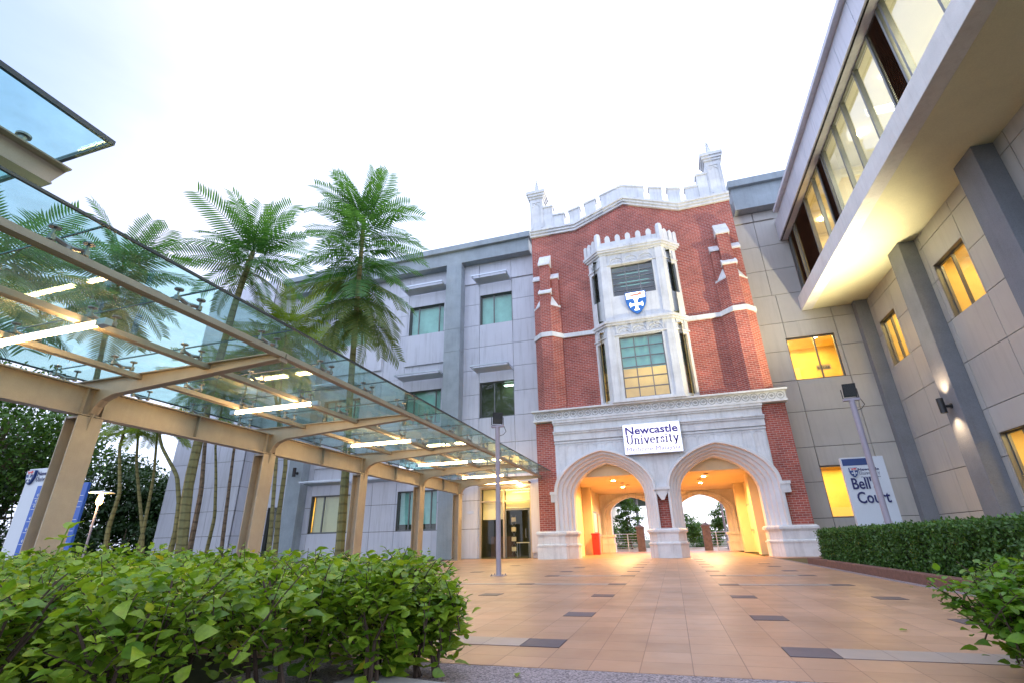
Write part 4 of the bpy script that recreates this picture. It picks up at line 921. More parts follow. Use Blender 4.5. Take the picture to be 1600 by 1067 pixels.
# (start, end, kind) along Y from the back corner towards the viewer
k_ = 1.049
LOUV = [(22.0*k_+.15, W), (22.45, 23.12), (20.4, 22.10), (17.62, 18.10), (11.78, 12.45), (5.9, 6.5), (0, .6)]
MUL = [23.36, 23.18, 22.42, 22.18, 20.30, 18.95, 18.12, 17.55, 17.35, 16.05, 15.02, 13.70, 12.52, 11.72, 11.50, 9.8, 8.6, 7.4, 6.6, 5.8, 4.4, 3.0, 1.6]
part('window_mullion', M['alu'], RWG, lambda b: ([b.box(GX-.02, GX+.12, y-.04, y+.04, ZW0, ZW1) for y in MUL], b.box(GX-.0, GX+.10, -6, W, ZW0, ZW0+.07), b.box(GX, GX+.10, -6, W, ZW1-.08, ZW1)))
part('window_pane', M['upglass'], RWG, lambda b: b.add([(GX+.06, -6, ZW0), (GX+.06, W, ZW0), (GX+.06, W, ZW1), (GX+.06, -6, ZW1)], [(0, 1, 2, 3)]))
for a, c in LOUV:
    part('louvre_panel', M['louvre'], RWG, lambda b: ([b.add([(GX-.01, a, z), (GX-.01, c, z), (GX+.05, c, z+.05), (GX+.05, a, z+.05)], [(0, 1, 2, 3)]) for z in [ZW0+.05+i*.075 for i in range(43)]], b.box(GX+.052, GX+.058, a, c, ZW0, ZW1)))
part('band_cladding', [M['panel'], M['dark']], RWG, lambda b: (panels(b, xpl(7.05), [-6, -3.5, -2, -.4, 1.2, 2.8, 4.3, 5.9, 7.4, 9.0, 10.55, 12.05, 13.47, 14.93, 16.36, 17.83, 19.30, 20.8, 22.3, W-.02], [14.40, 15.52], d0=-.05, d1=0),
     b.box(7.10, GX+.16, -6, W-.02, 14.40, 14.44, m=0)))
part('parapet_coping', M['panel'], RWG, lambda b: b.box(6.86, 7.4, -6, W-.9, 15.525, 15.70))
part('upper_roof', M['roof'], RWG, lambda b: b.box(7.12, 14, -6, W, 15.1, 15.45))
def bigroom(b):
    x0, x1, y0, y1, z0, z1 = GX+.2, 13.0, -6, W+.0, 11.15, 14.43
    P = [(x0, y0, z0), (x1, y0, z0), (x1, y1, z0), (x0, y1, z0), (x0, y0, z1), (x1, y0, z1), (x1, y1, z1), (x0, y1, z1)]
    b.add(P, [(0, 1, 2, 3), (7, 6, 5, 4), (1, 5, 6, 2), (2, 6, 7, 3), (0, 4, 5, 1)]); b.box(x0+.02, x1, 18.7, 18.8, z0, z1)
part('upper_room', M['room'], RWG, bigroom, recalc=False)
for y, e, c in ((21.0, 190, (1, .60, .2)), (15.6, 170, (1, .86, .62)), (9.0, 190, (1, .88, .66)), (2.5, 150, (1, .88, .66))):
    lamp('upper_room_light', 'AREA', (10.2, y, 14.2), e, c, RWG, size=3.2, to=(10.2, y, 0))
    for dy in (-1.4, 1.2): part('ceiling_light', M['bulb'], RWG, lambda b: b.lathe([(.13, 14.41), (.12, 14.36), (.02, 14.35)], (8.6, y+dy, 0), 14))
sg = part('hanging_exit_plate', M['signwhite'], RWG, lambda b: b.box(8.0, 9.1, 15.0, 15.03, 13.55, 13.90))
text_mesh('KELUAR', .26, ypl(15.0), 8.06, 13.63, .004, M['alu'], 'exit_lettering', sg, fit=.98)
sconce('black cylinder wall light throwing beams up and down the second courtyard pillar', xpl(9.20), 18.85, 4.55, 0, e=62)
# ================================================================== GLASS CANOPY
CN = empty('glass_canopy', (-9.45, 13.5, 0), 'long glass walkway canopy on tan steel columns left of the courtyard', 'canopy')
CYS = [1.48, 5.63, 9.78, 13.90, 18.00, 21.85]
XF = -9.30
for yc in CYS[0:]:
    col = part('column', M['steel'], CN, lambda b: (b.box(XF-.018, XF, yc-.20, yc+.20, .02, 2.83), b.box(XF-.30, XF-.282, yc-.20, yc+.20, .02, 2.83), b.box(XF-.282, XF-.018, yc-.008, yc+.008, .02, 2.83),
        b.box(XF-.36, XF+.06, yc-.26, yc+.26, 0, .02), b.box(XF-.282, XF-.018, yc-.19, yc+.19, 2.79, 2.83)))
    # haunched cantilever rafter with curved underside
    def raf(b, yc=yc):
        prof = [(XF+.0, 2.60), (XF+.025, 2.74), (XF+.055, 2.88), (XF+.105, 3.0), (XF+.21, 3.10), (XF+.45, 3.18), (-5.42, 3.38), (-5.42, 3.48), (XF+.1, 3.48), (-10.2, 3.48), (-10.2, 3.40), (XF-.30, 3.34), (XF-.30, 3.34)]
        b.prism(prof[:-1], yc-.012, yc+.012, lambda p, c: (p[0], c, p[1]))
        b.box(-10.2, -5.42, yc-.075, yc+.075, 3.48, 3.498)
        und = [(XF+.055, 2.88), (XF+.105, 3.0), (XF+.21, 3.10), (XF+.45, 3.18), (-5.42, 3.38)]
        for (xa, za), (xb, zb) in zip(und[:-1], und[1:]):
            b.add([(xa, yc-.07, za), (xb, yc-.07, zb), (xb, yc+.07, zb), (xa, yc+.07, za), (xa, yc-.07, za+.016), (xb, yc-.07, zb+.016), (xb, yc+.07, zb+.016), (xa, yc+.07, za+.016)],
                  [(0, 1, 2, 3), (7, 6, 5, 4), (0, 4, 5, 1), (3, 2, 6, 7), (0, 3, 7, 4), (1, 5, 6, 2)])
        b.box(-5.43, -5.40, yc-.08, yc+.08, 3.34, 3.50)
    part('rafter', M['steel'], CN, raf)
def ibeam(b, x, y0, y1, z0, z1, w_=.17, t_=.02):
    b.box(x-w_/2, x+w_/2, y0, y1, z1-t_, z1); b.box(x-w_/2, x+w_/2, y0, y1, z0, z0+t_); b.box(x-.008, x+.008, y0, y1, z0+t_, z1-t_)
def lb(b):
    ibeam(b, XF-.09, -1.2, 22.2, 2.84, 3.33, .20)
    for yc in CYS:
        for dy in (-.16, .16, 2.05): b.box(XF-.18, XF+.0, yc+dy-.007, yc+dy+.007, 2.862, 3.308)
part('edge_beam', M['steel'], CN, lb)
for x in (-5.42, -6.90, -8.38):
    for a, c in zip(CYS[:-1], CYS[1:]):
        part('purlin', M['steel'], CN, lambda b: (b.box(x-.05, x+.05, a+.014, c-.014, 3.40, 3.476), b.box(x-.06, x-.05, a+.014, c-.014, 3.395, 3.476)))
ZG = 3.66; JY = [-1.45, -.10, 1.25, 2.60, 3.945, 5.29, 6.62, 7.92, 9.22, 10.6, 11.95, 13.3, 14.7, 16.05, 17.4, 18.8, 20.15, 21.45, 22.12]
for a, c in zip(JY[:-1], JY[1:]):
    gp = part('glass_panel', M['canglass'], CN, lambda b: b.box(-10.2, -4.98, a+.009, c-.009, ZG, ZG+.016))
    part('glass_edge', M['glassedge'], gp, lambda b: (b.box(-4.98, -4.95, a, c, ZG-.006, ZG+.022), b.box(-10.23, -10.2, a, c, ZG-.006, ZG+.022), b.box(-10.2, -4.98, a-.007, a+.007, ZG-.002, ZG+.018)))
sp0 = None
def spider(b, x, y, z0=3.476):
    b.tube([(x, y, z0), (x, y, z0+.05)], .035, 8)
    for s in (-1, 1):
        b.tube([(x, y, z0+.04), (x+.05*0, y+s*.06, z0+.055), (x, y+s*.155, z0+.075)], [.032, .026, .022], 6)
        b.tube([(x, y+s*.155, z0+.03), (x, y+s*.155, ZG-.012)], .014, 6); b.tube([(x, y+s*.155, z0+.03), (x, y+s*.155, z0+.09)], .036, 6)
        b.tube([(x, y+s*.155, ZG-.018), (x, y+s*.155, ZG-.001)], .052, 10)
for x in (-5.42, -6.90, -8.38, -9.72):
    for y in JY[1:-1]:
        if x == -9.72:
            # short stub arms off the edge beam
            part('spider_fitting', M['fitting'], CN, lambda b: (b.tube([(XF-.1, y, 3.34), (x, y, 3.44)], .022, 6), spider(b, x, y, 3.44)))
        else: part('spider_fitting', M['fitting'], CN, lambda b: spider(b, x, y))
TL = ['nearest of the canopy tube lights, above the left shrub', 'second nearest tube light, between the second and third canopy columns', 'third tube light along the canopy, in front of the yellow lit window', 'fourth tube light along the canopy, above the fourth column', 'fifth tube light, close to the far end of the canopy', 'farthest tube light, over the glass entrance']
for i, y in enumerate((3.72, 7.75, 11.85, 15.95, 20.0, 22.02)):
    z = 3.33 if i < 5 else 3.27
    t = empty('tube_light', (-7.5, y, z), 'warm white '+TL[i], 'tube light', 'tube lights under the glass canopy')
    part('tube', M['tube'], t, lambda b: b.tube([(-8.42, y, z), (-6.55, y, z)], .036, 10))
    part('end_cap', M['alul'], t, lambda b: (b.box(-8.56, -8.42, y-.045, y+.045, z-.04, z+.045), b.box(-6.55, -6.38, y-.045, y+.045, z-.04, z+.045), b.box(-8.42, -6.55, y-.03, y+.03, z+.037, z+.055)))
# upper canopy at the near left
UC = empty('upper_canopy', (-8, 0, 5), 'higher glass canopy corner with a dark steel beam at the top left', 'canopy')
part('glass_panel', M['canglass'], UC, lambda b: b.box(-11, -5.60, -3.0, 2.68, 5.02, 5.04))
part('glass_edge', M['glassedge'], UC, lambda b: (b.box(-5.60, -5.56, -3.0, 2.72, 5.0, 5.06), b.box(-11, -5.60, 2.68, 2.72, 5.0, 5.06)))
part('beam', M['steel'], UC, lambda b: b.prism([(-3, 4.62), (2.66, 4.62), (2.78, 4.90), (-3, 4.90)], -6.42, -6.40, lambda p, c: (c, p[0], p[1])) or b.box(-6.52, -6.30, -3, 2.78, 4.90, 4.92) or b.box(-6.52, -6.30, -3, 2.66, 4.60, 4.62))
part('spider_fitting', M['fitting'], UC, lambda b: (b.tube([(-6.36, 2.3, 4.92), (-6.36, 2.3, 5.00)], .045, 10), b.tube([(-6.36, 2.3, 4.99), (-6.36, 2.3, 5.015)], .07, 12)))
part('column', M['steel'], UC, lambda b: b.box(-6.5, -6.32, -2.6, -2.4, 0, 4.6))

# ================================================================== FLOODLIGHT POLES
def flood(x, y, h, lab, rot, z0=0):
    t = empty('floodlight_pole', (x, y, z0), lab, 'floodlight', 'floodlight poles in the courtyard')
    part('pole', M['pole'], t, lambda b: b.tube([(x, y, z0+.015), (x, y, z0+h)], .058, 20), smooth=False)
    part('base_plate', M['pole'], t, lambda b: (b.box(x-.16, x+.16, y-.13, y+.13, z0+.001, z0+.016), [b.tube([(x+sx*.13, y+sy_*.10, z0+.016), (x+sx*.13, y+sy_*.10, z0+.045)], .014, 6) for sx in (-1, 1) for sy_ in (-1, 1)]))
    part('cross_arm', M['pole'], t, lambda b: b.box(x-.16, x+.16, y-.045, y+.045, z0+h, z0+h+.05))
    c, s = math.cos(rot), math.sin(rot); zc = z0+h+.24
    F = lambda u, d, z: (x+u*c-d*s, y+u*s+d*c, z)
    til = .30
    G = lambda u, d, z: F(u, d*math.cos(til)-z*math.sin(til), zc+z*math.cos(til)+d*math.sin(til))
    hd = part('lamp_head', M['black'], t, lambda b: b.prism([(-.13, -.15), (.13, -.15), (.13, .15), (-.13, .15)], -.07, .03, lambda p, q: G(p[0], q, p[1]), top=[(-.10, -.11), (.10, -.11), (.10, .11), (-.10, .11)]), bevel=.008)
    part('lens', M['winglass'], hd, lambda b: b.add([G(-.11, -.072, -.13), G(.11, -.072, -.13), G(.11, -.072, .13), G(-.11, -.072, .13)], [(0, 1, 2, 3)]))
    part('cooling_fins', M['black'], hd, lambda b: [b.prism([(q, -.10), (q+.008, -.10), (q+.008, .10), (q, .10)], .03, .06, lambda p, e: G(p[0], e, p[1])) for q in (-.08, -.045, -.01, .025, .06)])
    part('yoke', M['black'], t, lambda b: ([b.bar(F(sg*.15, 0, z0+h+.06), F(sg*.15, 0, zc+.02), .012, .03) for sg in (-1, 1)], b.bar(F(-.155, 0, z0+h+.06), F(.155, 0, z0+h+.06), .03, .012)))
    part('cable', M['black'], t, lambda b: b.tube([F(.06, 0, zc-.12), F(.17, .02, zc-.20), F(.22, .02, zc-.34), F(.15, .02, zc-.42), F(.05, 0, zc-.46)], .008, 6))
    return t
flood(-3.93, 11.54, 3.42, 'grey floodlight pole standing on the tiles in front of the glass entrance', R(25))
flood(4.12, 12.0, 3.42, 'grey floodlight pole rising from the clipped hedge in front of the white totem sign', R(-5))

# ================================================================== SIGNS
t = empty('totem_sign', (5.3, 16, 0), 'white upright sign reading Bell\'s Court, standing behind the clipped hedge', 'sign')
def rotf(cx, cyy, a):
    c, s = math.cos(a), math.sin(a); return lambda u, d, z: (cx+u*c+d*s, cyy+u*s-d*c, z)
fS = rotf(4.78, 16.0, 0)
part('board', M['signwhite'], t, lambda b: b.box(0, 1.05, -.12, 0, .05, 2.72, fS), bevel=.006)
part('navy_band', M['navyblue'], t, lambda b: b.box(.03, .72, .001, .006, 2.50, 2.685, fS))
text_mesh("Bell's", .42, fS, .13, 1.87, .006, M['navy'], 'name_lettering', t, ext=.012, off=.006, fit=.60)
text_mesh("Court", .42, fS, .17, 1.50, .006, M['navy'], 'name_lettering', t, ext=.012, off=.006, fit=.77)
crest(fS, .245, 2.44, .20, .26, .001, t, (M['signwhite'], M['red'], M['navyblue']))
text_mesh('Newcastle', .10, fS, .37, 2.35, .006, M['navy'], 'small_lettering', t, ext=.002, off=.002, fit=.50)
serif_text('University', .085, .50, fS, .37, 2.245, .003, M['navy'], 'small_lettering', t, .09)
text_mesh('Medicine Malaysia', .05, fS, .40, 2.16, .004, M['navy'], 'small_lettering', t, ext=.002, fit=.46)
t = empty('directory_sign', (-12.6, 7.5, 0), 'white and blue directory sign with arrows behind the nearest canopy column', 'sign')
fD = rotf(-13.86, 7.5, 0)
part('white_board', M['signwhite'], t, lambda b: b.box(0, 1.05, -.16, 0, .05, 2.46, fD), bevel=.008)
part('blue_board', M['blue'], t, lambda b: b.box(.56, 2.14, .002, .06, .05, 2.06, fD), bevel=.006)
crest(fD, .17, 2.42, .26, .31, .002, t, (M['signwhite'], M['red'], M['navyblue']))
text_mesh('Newcastle', .12, fD, .33, 2.30, .006, M['navy'], 'name_lettering', t, ext=.002, off=.002, fit=.62)
serif_text('University', .10, .62, fD, .33, 2.17, .003, M['navy'], 'name_lettering', t, .09)
def arrows(b):
    for i, z in enumerate((1.86, 1.74, 1.63, 1.38, 1.16, .93)):
        u = .70
        b.bar(fD(u-.04, .064, z), fD(u+.04, .064, z), .006, .012)
        for s in (-1, 1): b.bar(fD(u-.045, .064, z), fD(u-.015, .064, z+s*.03), .006, .012)
        b.bar(fD(.60, .062, z-.065), fD(2.10, .062, z-.065), .004, .010)
part('arrow_marks', M['signwhite'], t, arrows)

# ================================================================== BEYOND THE ARCHES
for lab, x in (('square stone gate post seen through the left arch', -2.05), ('square stone gate post seen through the right arch', 2.02)):
    t = empty('stone_post', (x, 35, 0), lab, 'post', 'stone posts beyond the arches')
    part('shaft', M['stone'], t, lambda b: (b.box(x-.24, x+.24, 34.8, 35.28, 0, 1.38), b.box(x-.29, x+.29, 34.75, 35.33, 1.38, 1.46)))
    part('cap', M['stone'], t, lambda b: b.prism([(x-.27, 34.77), (x+.27, 34.77), (x+.27, 35.31), (x-.27, 35.31)], 1.46, 1.62, top=[(x-.05, 34.99), (x+.05, 34.99), (x+.05, 35.09), (x-.05, 35.09)]))
for lab, x0, x1 in (('steel railing left of the left stone post', -6.2, -2.3), ('steel railing right of the right stone post', 2.27, 6.0)):
    t = empty('railing', ((x0+x1)/2, 35, 0), lab, 'railing', 'railings beyond the arches')
    part('rail', M['alul'], t, lambda b: [b.tube([(x0, 35, z), (x1, 35, z)], .03 if z > 1 else .014, 6) for z in (1.05, .88, .72, .56, .40, .24)])
    for k in range(3): part('post', M['alul'], t, lambda b: b.box(x0+.3+k*1.5-.025, x0+.3+k*1.5+.025, 34.97, 35.03, 0, 1.04))
for lab, x, y, h, tb in (('tall grey lamp post seen through the left arch', -4.0, 36.5, 5.0, 0), ('slim lamp post seen through the right arch', 3.35, 37, 4.2, 1)):
    t = empty('lamp_post', (x, y, 0), lab, 'lamp post', 'lamp posts beyond the arches')
    part('pole', M['pole'], t, lambda b: b.tube([(x, y, 0), (x, y, h)], .07, 10)); part('lamp_head', M['alu'], t, lambda b: b.box(x-.35, x+.1, y-.1, y+.1, h, h+.1))
# distant building with a flat porch roof
FB = empty('far_building', (-9, 62, 0), 'distant low building with a wide flat porch roof seen through the left arch', 'building')
part('porch_roof', M['concrete'], FB, lambda b: b.box(-13, -2.4, 52, 66, 4.6, 5.1)); part('wall', M['panelr'], FB, lambda b: b.box(-14, -6.6, 57, 70, 0, 4.6)); part('window_band', M['alu'], FB, lambda b: b.box(-13.5, -6.8, 56.93, 56.99, 1.9, 3.4))
part('upper_storey', M['panel'], FB, lambda b: b.box(-14, -6.0, 58, 70, 5.1, 9))
for x in (-6.4, -3.2): part('column', M['pole'], FB, lambda b: b.tube([(x, 53, 0), (x, 53, 4.6)], .15, 10))
# mushroom lamp, lit, far left
t = empty('garden_lamp', (-21.15, 14.0, 0), 'lit mushroom lamp on a post in front of the dark trees at the far left', 'lamp')
LX, LY = -21.15, 14.0
part('pole', M['pole'], t, lambda b: b.tube([(LX, LY, 0), (LX, LY, 2.35)], .04, 8)); part('shade', M['signwhite'], t, lambda b: b.lathe([(.42, 2.80), (.40, 2.83), (.10, 2.88), (.03, 2.9)], (LX, LY, 0), 20))
part('neck', emis('warm_lantern', (1, .55, .16), 5), t, lambda b: b.lathe([(.07, 2.36), (.11, 2.44), (.10, 2.58), (.05, 2.80)], (LX, LY, 0), 12))
lamp('lamp_glow', 'POINT', (LX, LY-.3, 2.45), 60, (1, .6, .25), t, size=.12)
# ================================================================== PLANTS
def rotmats(az, tilt, roll):
    ca, sa, ct, st, cr, sr = np.cos(az), np.sin(az), np.cos(tilt), np.sin(tilt), np.cos(roll), np.sin(roll); z = np.zeros_like(az); o = np.ones_like(az)
    Rz = np.stack([np.stack([ca, -sa, z], -1), np.stack([sa, ca, z], -1), np.stack([z, z, o], -1)], -2)
    Ry = np.stack([np.stack([ct, z, st], -1), np.stack([z, o, z], -1), np.stack([-st, z, ct], -1)], -2)
    Rx = np.stack([np.stack([o, z, z], -1), np.stack([z, cr, -sr], -1), np.stack([z, sr, cr], -1)], -2)
    return Rz@Ry@Rx
def scatter(name, mat, parent, bv, bf, pos, mats_, scale, smooth=False, kind=None):
    off = np.array(wloc(parent)) if parent is not None else np.zeros(3)
    bv = np.array(bv, float); n = len(pos); k = len(bv)
    V = np.einsum('nij,kj->nki', mats_, bv)*np.array(scale).reshape(-1, 1, 1)+pos[:, None, :]-off
    V = V.reshape(-1, 3); nf = len(bf); sz = [len(f) for f in bf]; flat = np.array([i for f in bf for i in f]); tot = len(flat)
    idx = (flat[None, :]+(np.arange(n)*k)[:, None]).reshape(-1)
    me = bpy.data.meshes.new(name); me.vertices.add(n*k); me.vertices.foreach_set('co', V.astype(np.float32).reshape(-1))
    me.loops.add(n*tot); me.loops.foreach_set('vertex_index', idx.astype(np.int32)); me.polygons.add(n*nf)
    st = np.concatenate([[0], np.cumsum(sz)[:-1]]); me.polygons.foreach_set('loop_start', (st[None, :]+(np.arange(n)*tot)[:, None]).reshape(-1).astype(np.int32))
    if smooth: me.polygons.foreach_set('use_smooth', [True]*(n*nf))
    me.update(calc_edges=True); me.validate()
    return link_mesh(name, me, mat, parent)
# heart shaped leaf, tip along +x, folded on the midrib and drooping at the tip (length 1)
LEAFV = [(0, 0, 0), (.10, .22, .05), (.35, .36, .09), (.68, .22, .03), (1.0, 0, -.16), (.68, -.22, .03), (.35, -.36, .09), (.10, -.22, .05), (.36, 0, .0), (.70, 0, -.05)]
LEAFF = [(0, 8, 2, 1), (8, 9, 3, 2), (9, 4, 3), (0, 7, 6, 8), (8, 6, 5, 9), (9, 5, 4)]
QUADV = [(0, 0, 0), (.5, .28, .05), (1, 0, -.08), (.5, -.28, .05)]; QUADF = [(0, 3, 2, 1)]
def bush(parent, stems, n_sh, mat, size, seed, spread=.28, up=.55, low=.02):
    """stems: list of (x, y, reach, height). shoots fan out from each stem; leaves sit along the shoots"""
    g = np.random.default_rng(seed); pos = []; dirs = []; sc = []; tw = MB()
    for (sx, sy_, rr, hh) in stems:
        # main stems
        for q in range(3):
            a = g.random()*6.28; e = (sx+math.cos(a)*rr*.5, sy_+math.sin(a)*rr*.5, hh*(.55+.3*g.random())); tw.tube([(sx+g.normal()*.02, sy_+g.normal()*.02, 0), (sx+math.cos(a)*rr*.15, sy_+math.sin(a)*rr*.15, hh*.35), e], [.013, .009, .005], 5)
        for q in range(n_sh):
            a = g.random()*6.28; rad = rr*math.sqrt(g.random()); zt = hh*(.22+.78*g.random()**.62)
            zt = min(zt, hh*(1.02-.25*(rad/rr)**3))
            tip = np.array([sx+math.cos(a)*rad, sy_+math.sin(a)*rad, zt]); ln = .16+.2*g.random()
            d = np.array([math.cos(a)*(.3+rad/rr*.5)+g.normal()*.35, math.sin(a)*(.3+rad/rr*.5)+g.normal()*.35, up+g.random()*.6]); d /= np.linalg.norm(d)
            root = tip-d*ln
            if root[2] < low: continue
            if q % 3 == 0: tw.tube([tuple(root+d*.02), tuple(root+d*ln*.5+[0, 0, .01]), tuple(tip)], [.0045, .0035, .002], 4, cap=False)
            m_ = 6+int(g.integers(0, 4))
            for k in range(m_):
                f = (k+.5)/m_; p = root+(tip-root)*f; aa = k*2.4+g.random()*.8
                side = np.array([math.cos(aa), math.sin(aa), .15+.3*f]); v = side+d*.35; v /= np.linalg.norm(v)
                pos.append(p); dirs.append(v); sc.append(size*(.40+.8*g.random())*(1.1-.45*f))
    pos = np.array(pos); D = np.array(dirs); az = np.arctan2(D[:, 1], D[:, 0]); ti = -np.arcsin(np.clip(D[:, 2], -1, 1))+.25+g.normal(size=len(pos))*.3
    o = scatter('foliage', mat, parent, LEAFV, LEAFF, pos, rotmats(az, ti, g.normal(size=len(pos))*.45), sc, smooth=True)
    tw.build('twigs', M['twig'], parent, recalc=False)
    return o
hg = empty('shrub_hedge', (-3, 2.4, 0), 'leafy yellow green shrub hedge filling the lower left foreground', 'hedge')
gs = np.random.default_rng(5); stems = []
for iy in range(6):
    for ix in range(14):
        x = -1.85-ix*.42; y = 1.55+iy*.45+ix*.04
        # front boundary recedes towards the right end
        if y < 1.35+max(0, (x+3.0))*.62: continue
        if y > 4.2: continue
        stems.append((x+gs.normal()*.06, y+gs.normal()*.06, .36, .69+.035*gs.normal()+(.03 if x < -3.2 else 0)-(.0 if y < 3.2 else .01)))
stems += [(-1.62, 2.62, .30, .66), (-2.3, 1.75, .3, .66), (-2.9, 1.45, .3, .67), (-3.6, 1.25, .35, .69), (-4.4, 1.2, .35, .69)]
bush(hg, stems, 60, M['leaf'], .090, 11)
hg2 = empty('end_shrub', (-1.72, 2.92, 0), 'rounded shrub with drooping leafy branches at the right end of the near hedge', 'shrub')
bush(hg2, [(-1.70, 2.90, .42, .64), (-1.52, 2.95, .32, .60), (-1.42, 3.0, .24, .54), (-1.62, 2.72, .28, .60)], 62, M['leaf'], .092, 12)
sh3 = empty('tall_shoot', (-2.80, 1.72, 0), 'single leafy shoot standing up above the hedge below the lamp', 'shoot')
b = MB(); b.tube([(-2.80, 1.72, .4), (-2.79, 1.72, .64), (-2.77, 1.73, .80)], [.006, .005, .003], 5); b.build('stem', M['leaf'], sh3)
Dp = [(-2.79, 1.72, .655, 2.9, .0), (-2.79, 1.72, .66, .1, -.1), (-2.785, 1.72, .70, 2.2, .0), (-2.785, 1.72, .715, .5, -.3), (-2.78, 1.725, .75, 3.4, -.2), (-2.775, 1.725, .76, -.3, -.2), (-2.77, 1.73, .80, .6, -.7), (-2.77, 1.73, .80, 2.6, -.7), (-2.79, 1.72, .68, -1.2, .2)]
scatter('foliage', M['leaf'], sh3, LEAFV, LEAFF, np.array([d[:3] for d in Dp]), rotmats(np.array([d[3] for d in Dp], float), np.array([d[4] for d in Dp], float), np.zeros(len(Dp))), [.13, .13, .11, .11, .09, .09, .07, .07, .09], smooth=True)
sh4 = empty('side_shrub', (2.35, 3.6, 0), 'dark green heart leaved shrub at the right edge in front of the clipped hedge', 'shrub')
bush(sh4, [(1.62, 3.55, .30, .56), (1.66, 3.35, .26, .50), (1.8, 3.4, .3, .56), (2.1, 3.35, .35, .56), (1.95, 3.55, .38, .62), (2.4, 3.6, .45, .65), (2.8, 3.9, .4, .6), (2.0, 3.9, .35, .60), (1.9, 3.2, .22, .50)], 96, M['leafr'], .078, 13, low=.05)
# clipped hedge
ch = empty('clipped_hedge', (6, 12, 0), 'dense clipped dark green box hedge along the right kerb', 'hedge')
HX0, HX1, HY0, HY1, HZ = 3.78, 9.0, 4.9, 16.1, .83
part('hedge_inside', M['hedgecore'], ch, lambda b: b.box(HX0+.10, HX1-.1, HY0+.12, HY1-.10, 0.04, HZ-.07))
g = np.random.default_rng(3); n1, n2, n3 = 26000, 17000, 5000
def hs_noise(a, b_): return .03*np.sin(a*3.1+1)*np.sin(b_*5.3)+.02*np.sin(a*9+b_*4)
ya = HY0+(HY1-HY0)*g.random(n1)**1.25; za = .04+(HZ-.04)*g.random(n1); P1 = np.stack([HX0+.0+g.normal(size=n1)*.035+hs_noise(ya, za), ya, za], -1)
xa = HX0+(6.8-HX0)*g.random(n2)**1.5; yb = HY0+(HY1-HY0)*g.random(n2); P2 = np.stack([xa, yb, HZ+g.normal(size=n2)*.02+hs_noise(xa, yb)*.6], -1)
xb = HX0+(HX1-HX0)*g.random(n3); P3 = np.stack([xb, HY1+g.normal(size=n3)*.03-.02, .04+(HZ-.04)*g.random(n3)], -1)
xc_ = HX0+(HX1-HX0)*g.random(6000); P4 = np.stack([xc_, HY0+.06+g.normal(size=6000)*.03, .04+(HZ-.04)*g.random(6000)], -1)
P = np.concatenate([P1, P2, P3, P4]); n = len(P)
scatter('foliage', M['hedge'], ch, QUADV, QUADF, P, rotmats(g.random(n)*6.28, g.normal(size=n)*.8, g.normal(size=n)*.8), .035+.035*g.random(n))
# background trees: limbs plus leaf sprays gathered in clumps
def tree(name, x, y, h, cr, cz, lab, cat='tree', group=None, mat='crown', nclump=46, nleaf=110, lsz=.30, tr=.18, seed=1, flat=.8, cone=False):
    g = np.random.default_rng(seed); t = empty(name, (x, y, 0), lab, cat, group); tb = MB()
    top = Vector((x+g.normal()*.2, y, h*.82)); tb.tube([(x, y, -.1), (x+g.normal()*.15, y, h*.3), tuple(top)], [tr, tr*.7, tr*.2], 8)
    cs = []
    for i in range(nclump):
        v = g.normal(size=3); v /= np.linalg.norm(v); r = cr*(.35+.65*g.random()**.5)
        c = np.array([x, y, cz])+v*np.array([r, r, r*flat])*np.array([1, 1, 1])
        if cone:
            f = (c[2]-(cz-cr*flat))/(2*cr*flat); c[0] = x+(c[0]-x)*(1.15-f); c[1] = y+(c[1]-y)*(1.15-f)
        cs.append((c, cr*(.16+.16*g.random())))
        if i % 3 == 0: tb.tube([(x, y, h*(.3+.3*g.random())), tuple((np.array([x, y, h*.5])+c)/2+[0, 0, .2]), tuple(c)], [tr*.35, tr*.2, tr*.06], 5, cap=False)
    tb.build('trunk', M['barkg'], t, recalc=False)
    pos = []
    for c, r in cs:
        v = g.normal(size=(nleaf, 3)); v /= np.linalg.norm(v, axis=1)[:, None]; pos.append(c+v*(r*(.3+.9*g.random(nleaf)))[:, None]*[1.25, 1.25, .75])
    pos = np.concatenate(pos); n = len(pos)
    scatter('crown', M[mat], t, QUADV, QUADF, pos, rotmats(g.random(n)*6.28, g.normal(size=n)*.6+.3, g.normal(size=n)*.6), lsz*(.5+.8*g.random(n)))
    return t
BG = 'trees behind the canopy at the far left'
tree('broadleaf_tree', -33.0, 16.0, 10.0, 4.3, 6.3, 'large green tree at the left edge above the directory sign', group=BG, seed=2, nclump=110, nleaf=160, lsz=.26)
tree('broadleaf_tree', -37.0, 19.5, 8, 4.0, 3.6, 'dark tree behind the directory sign at the left edge', group=BG, mat='crownd', seed=3, nclump=60, nleaf=130)
tree('broadleaf_tree', -38.5, 26, 7.2, 3.6, 4.3, 'dark rounded tree directly behind the mushroom lamp', group=BG, mat='crownd', seed=4, nclump=70, nleaf=130)
tree('broadleaf_tree', -35.0, 27, 6.2, 3.0, 3.4, 'dark tree behind the thin fern trunks left of the panelled wing', group=BG, mat='crownd', seed=5, nclump=60, nleaf=130)
tree('broadleaf_tree', -32.0, 28, 5.6, 2.8, 3.0, 'low dark tree touching the left end of the panelled wing', group=BG, mat='crownd', seed=6, nclump=60, nleaf=130)
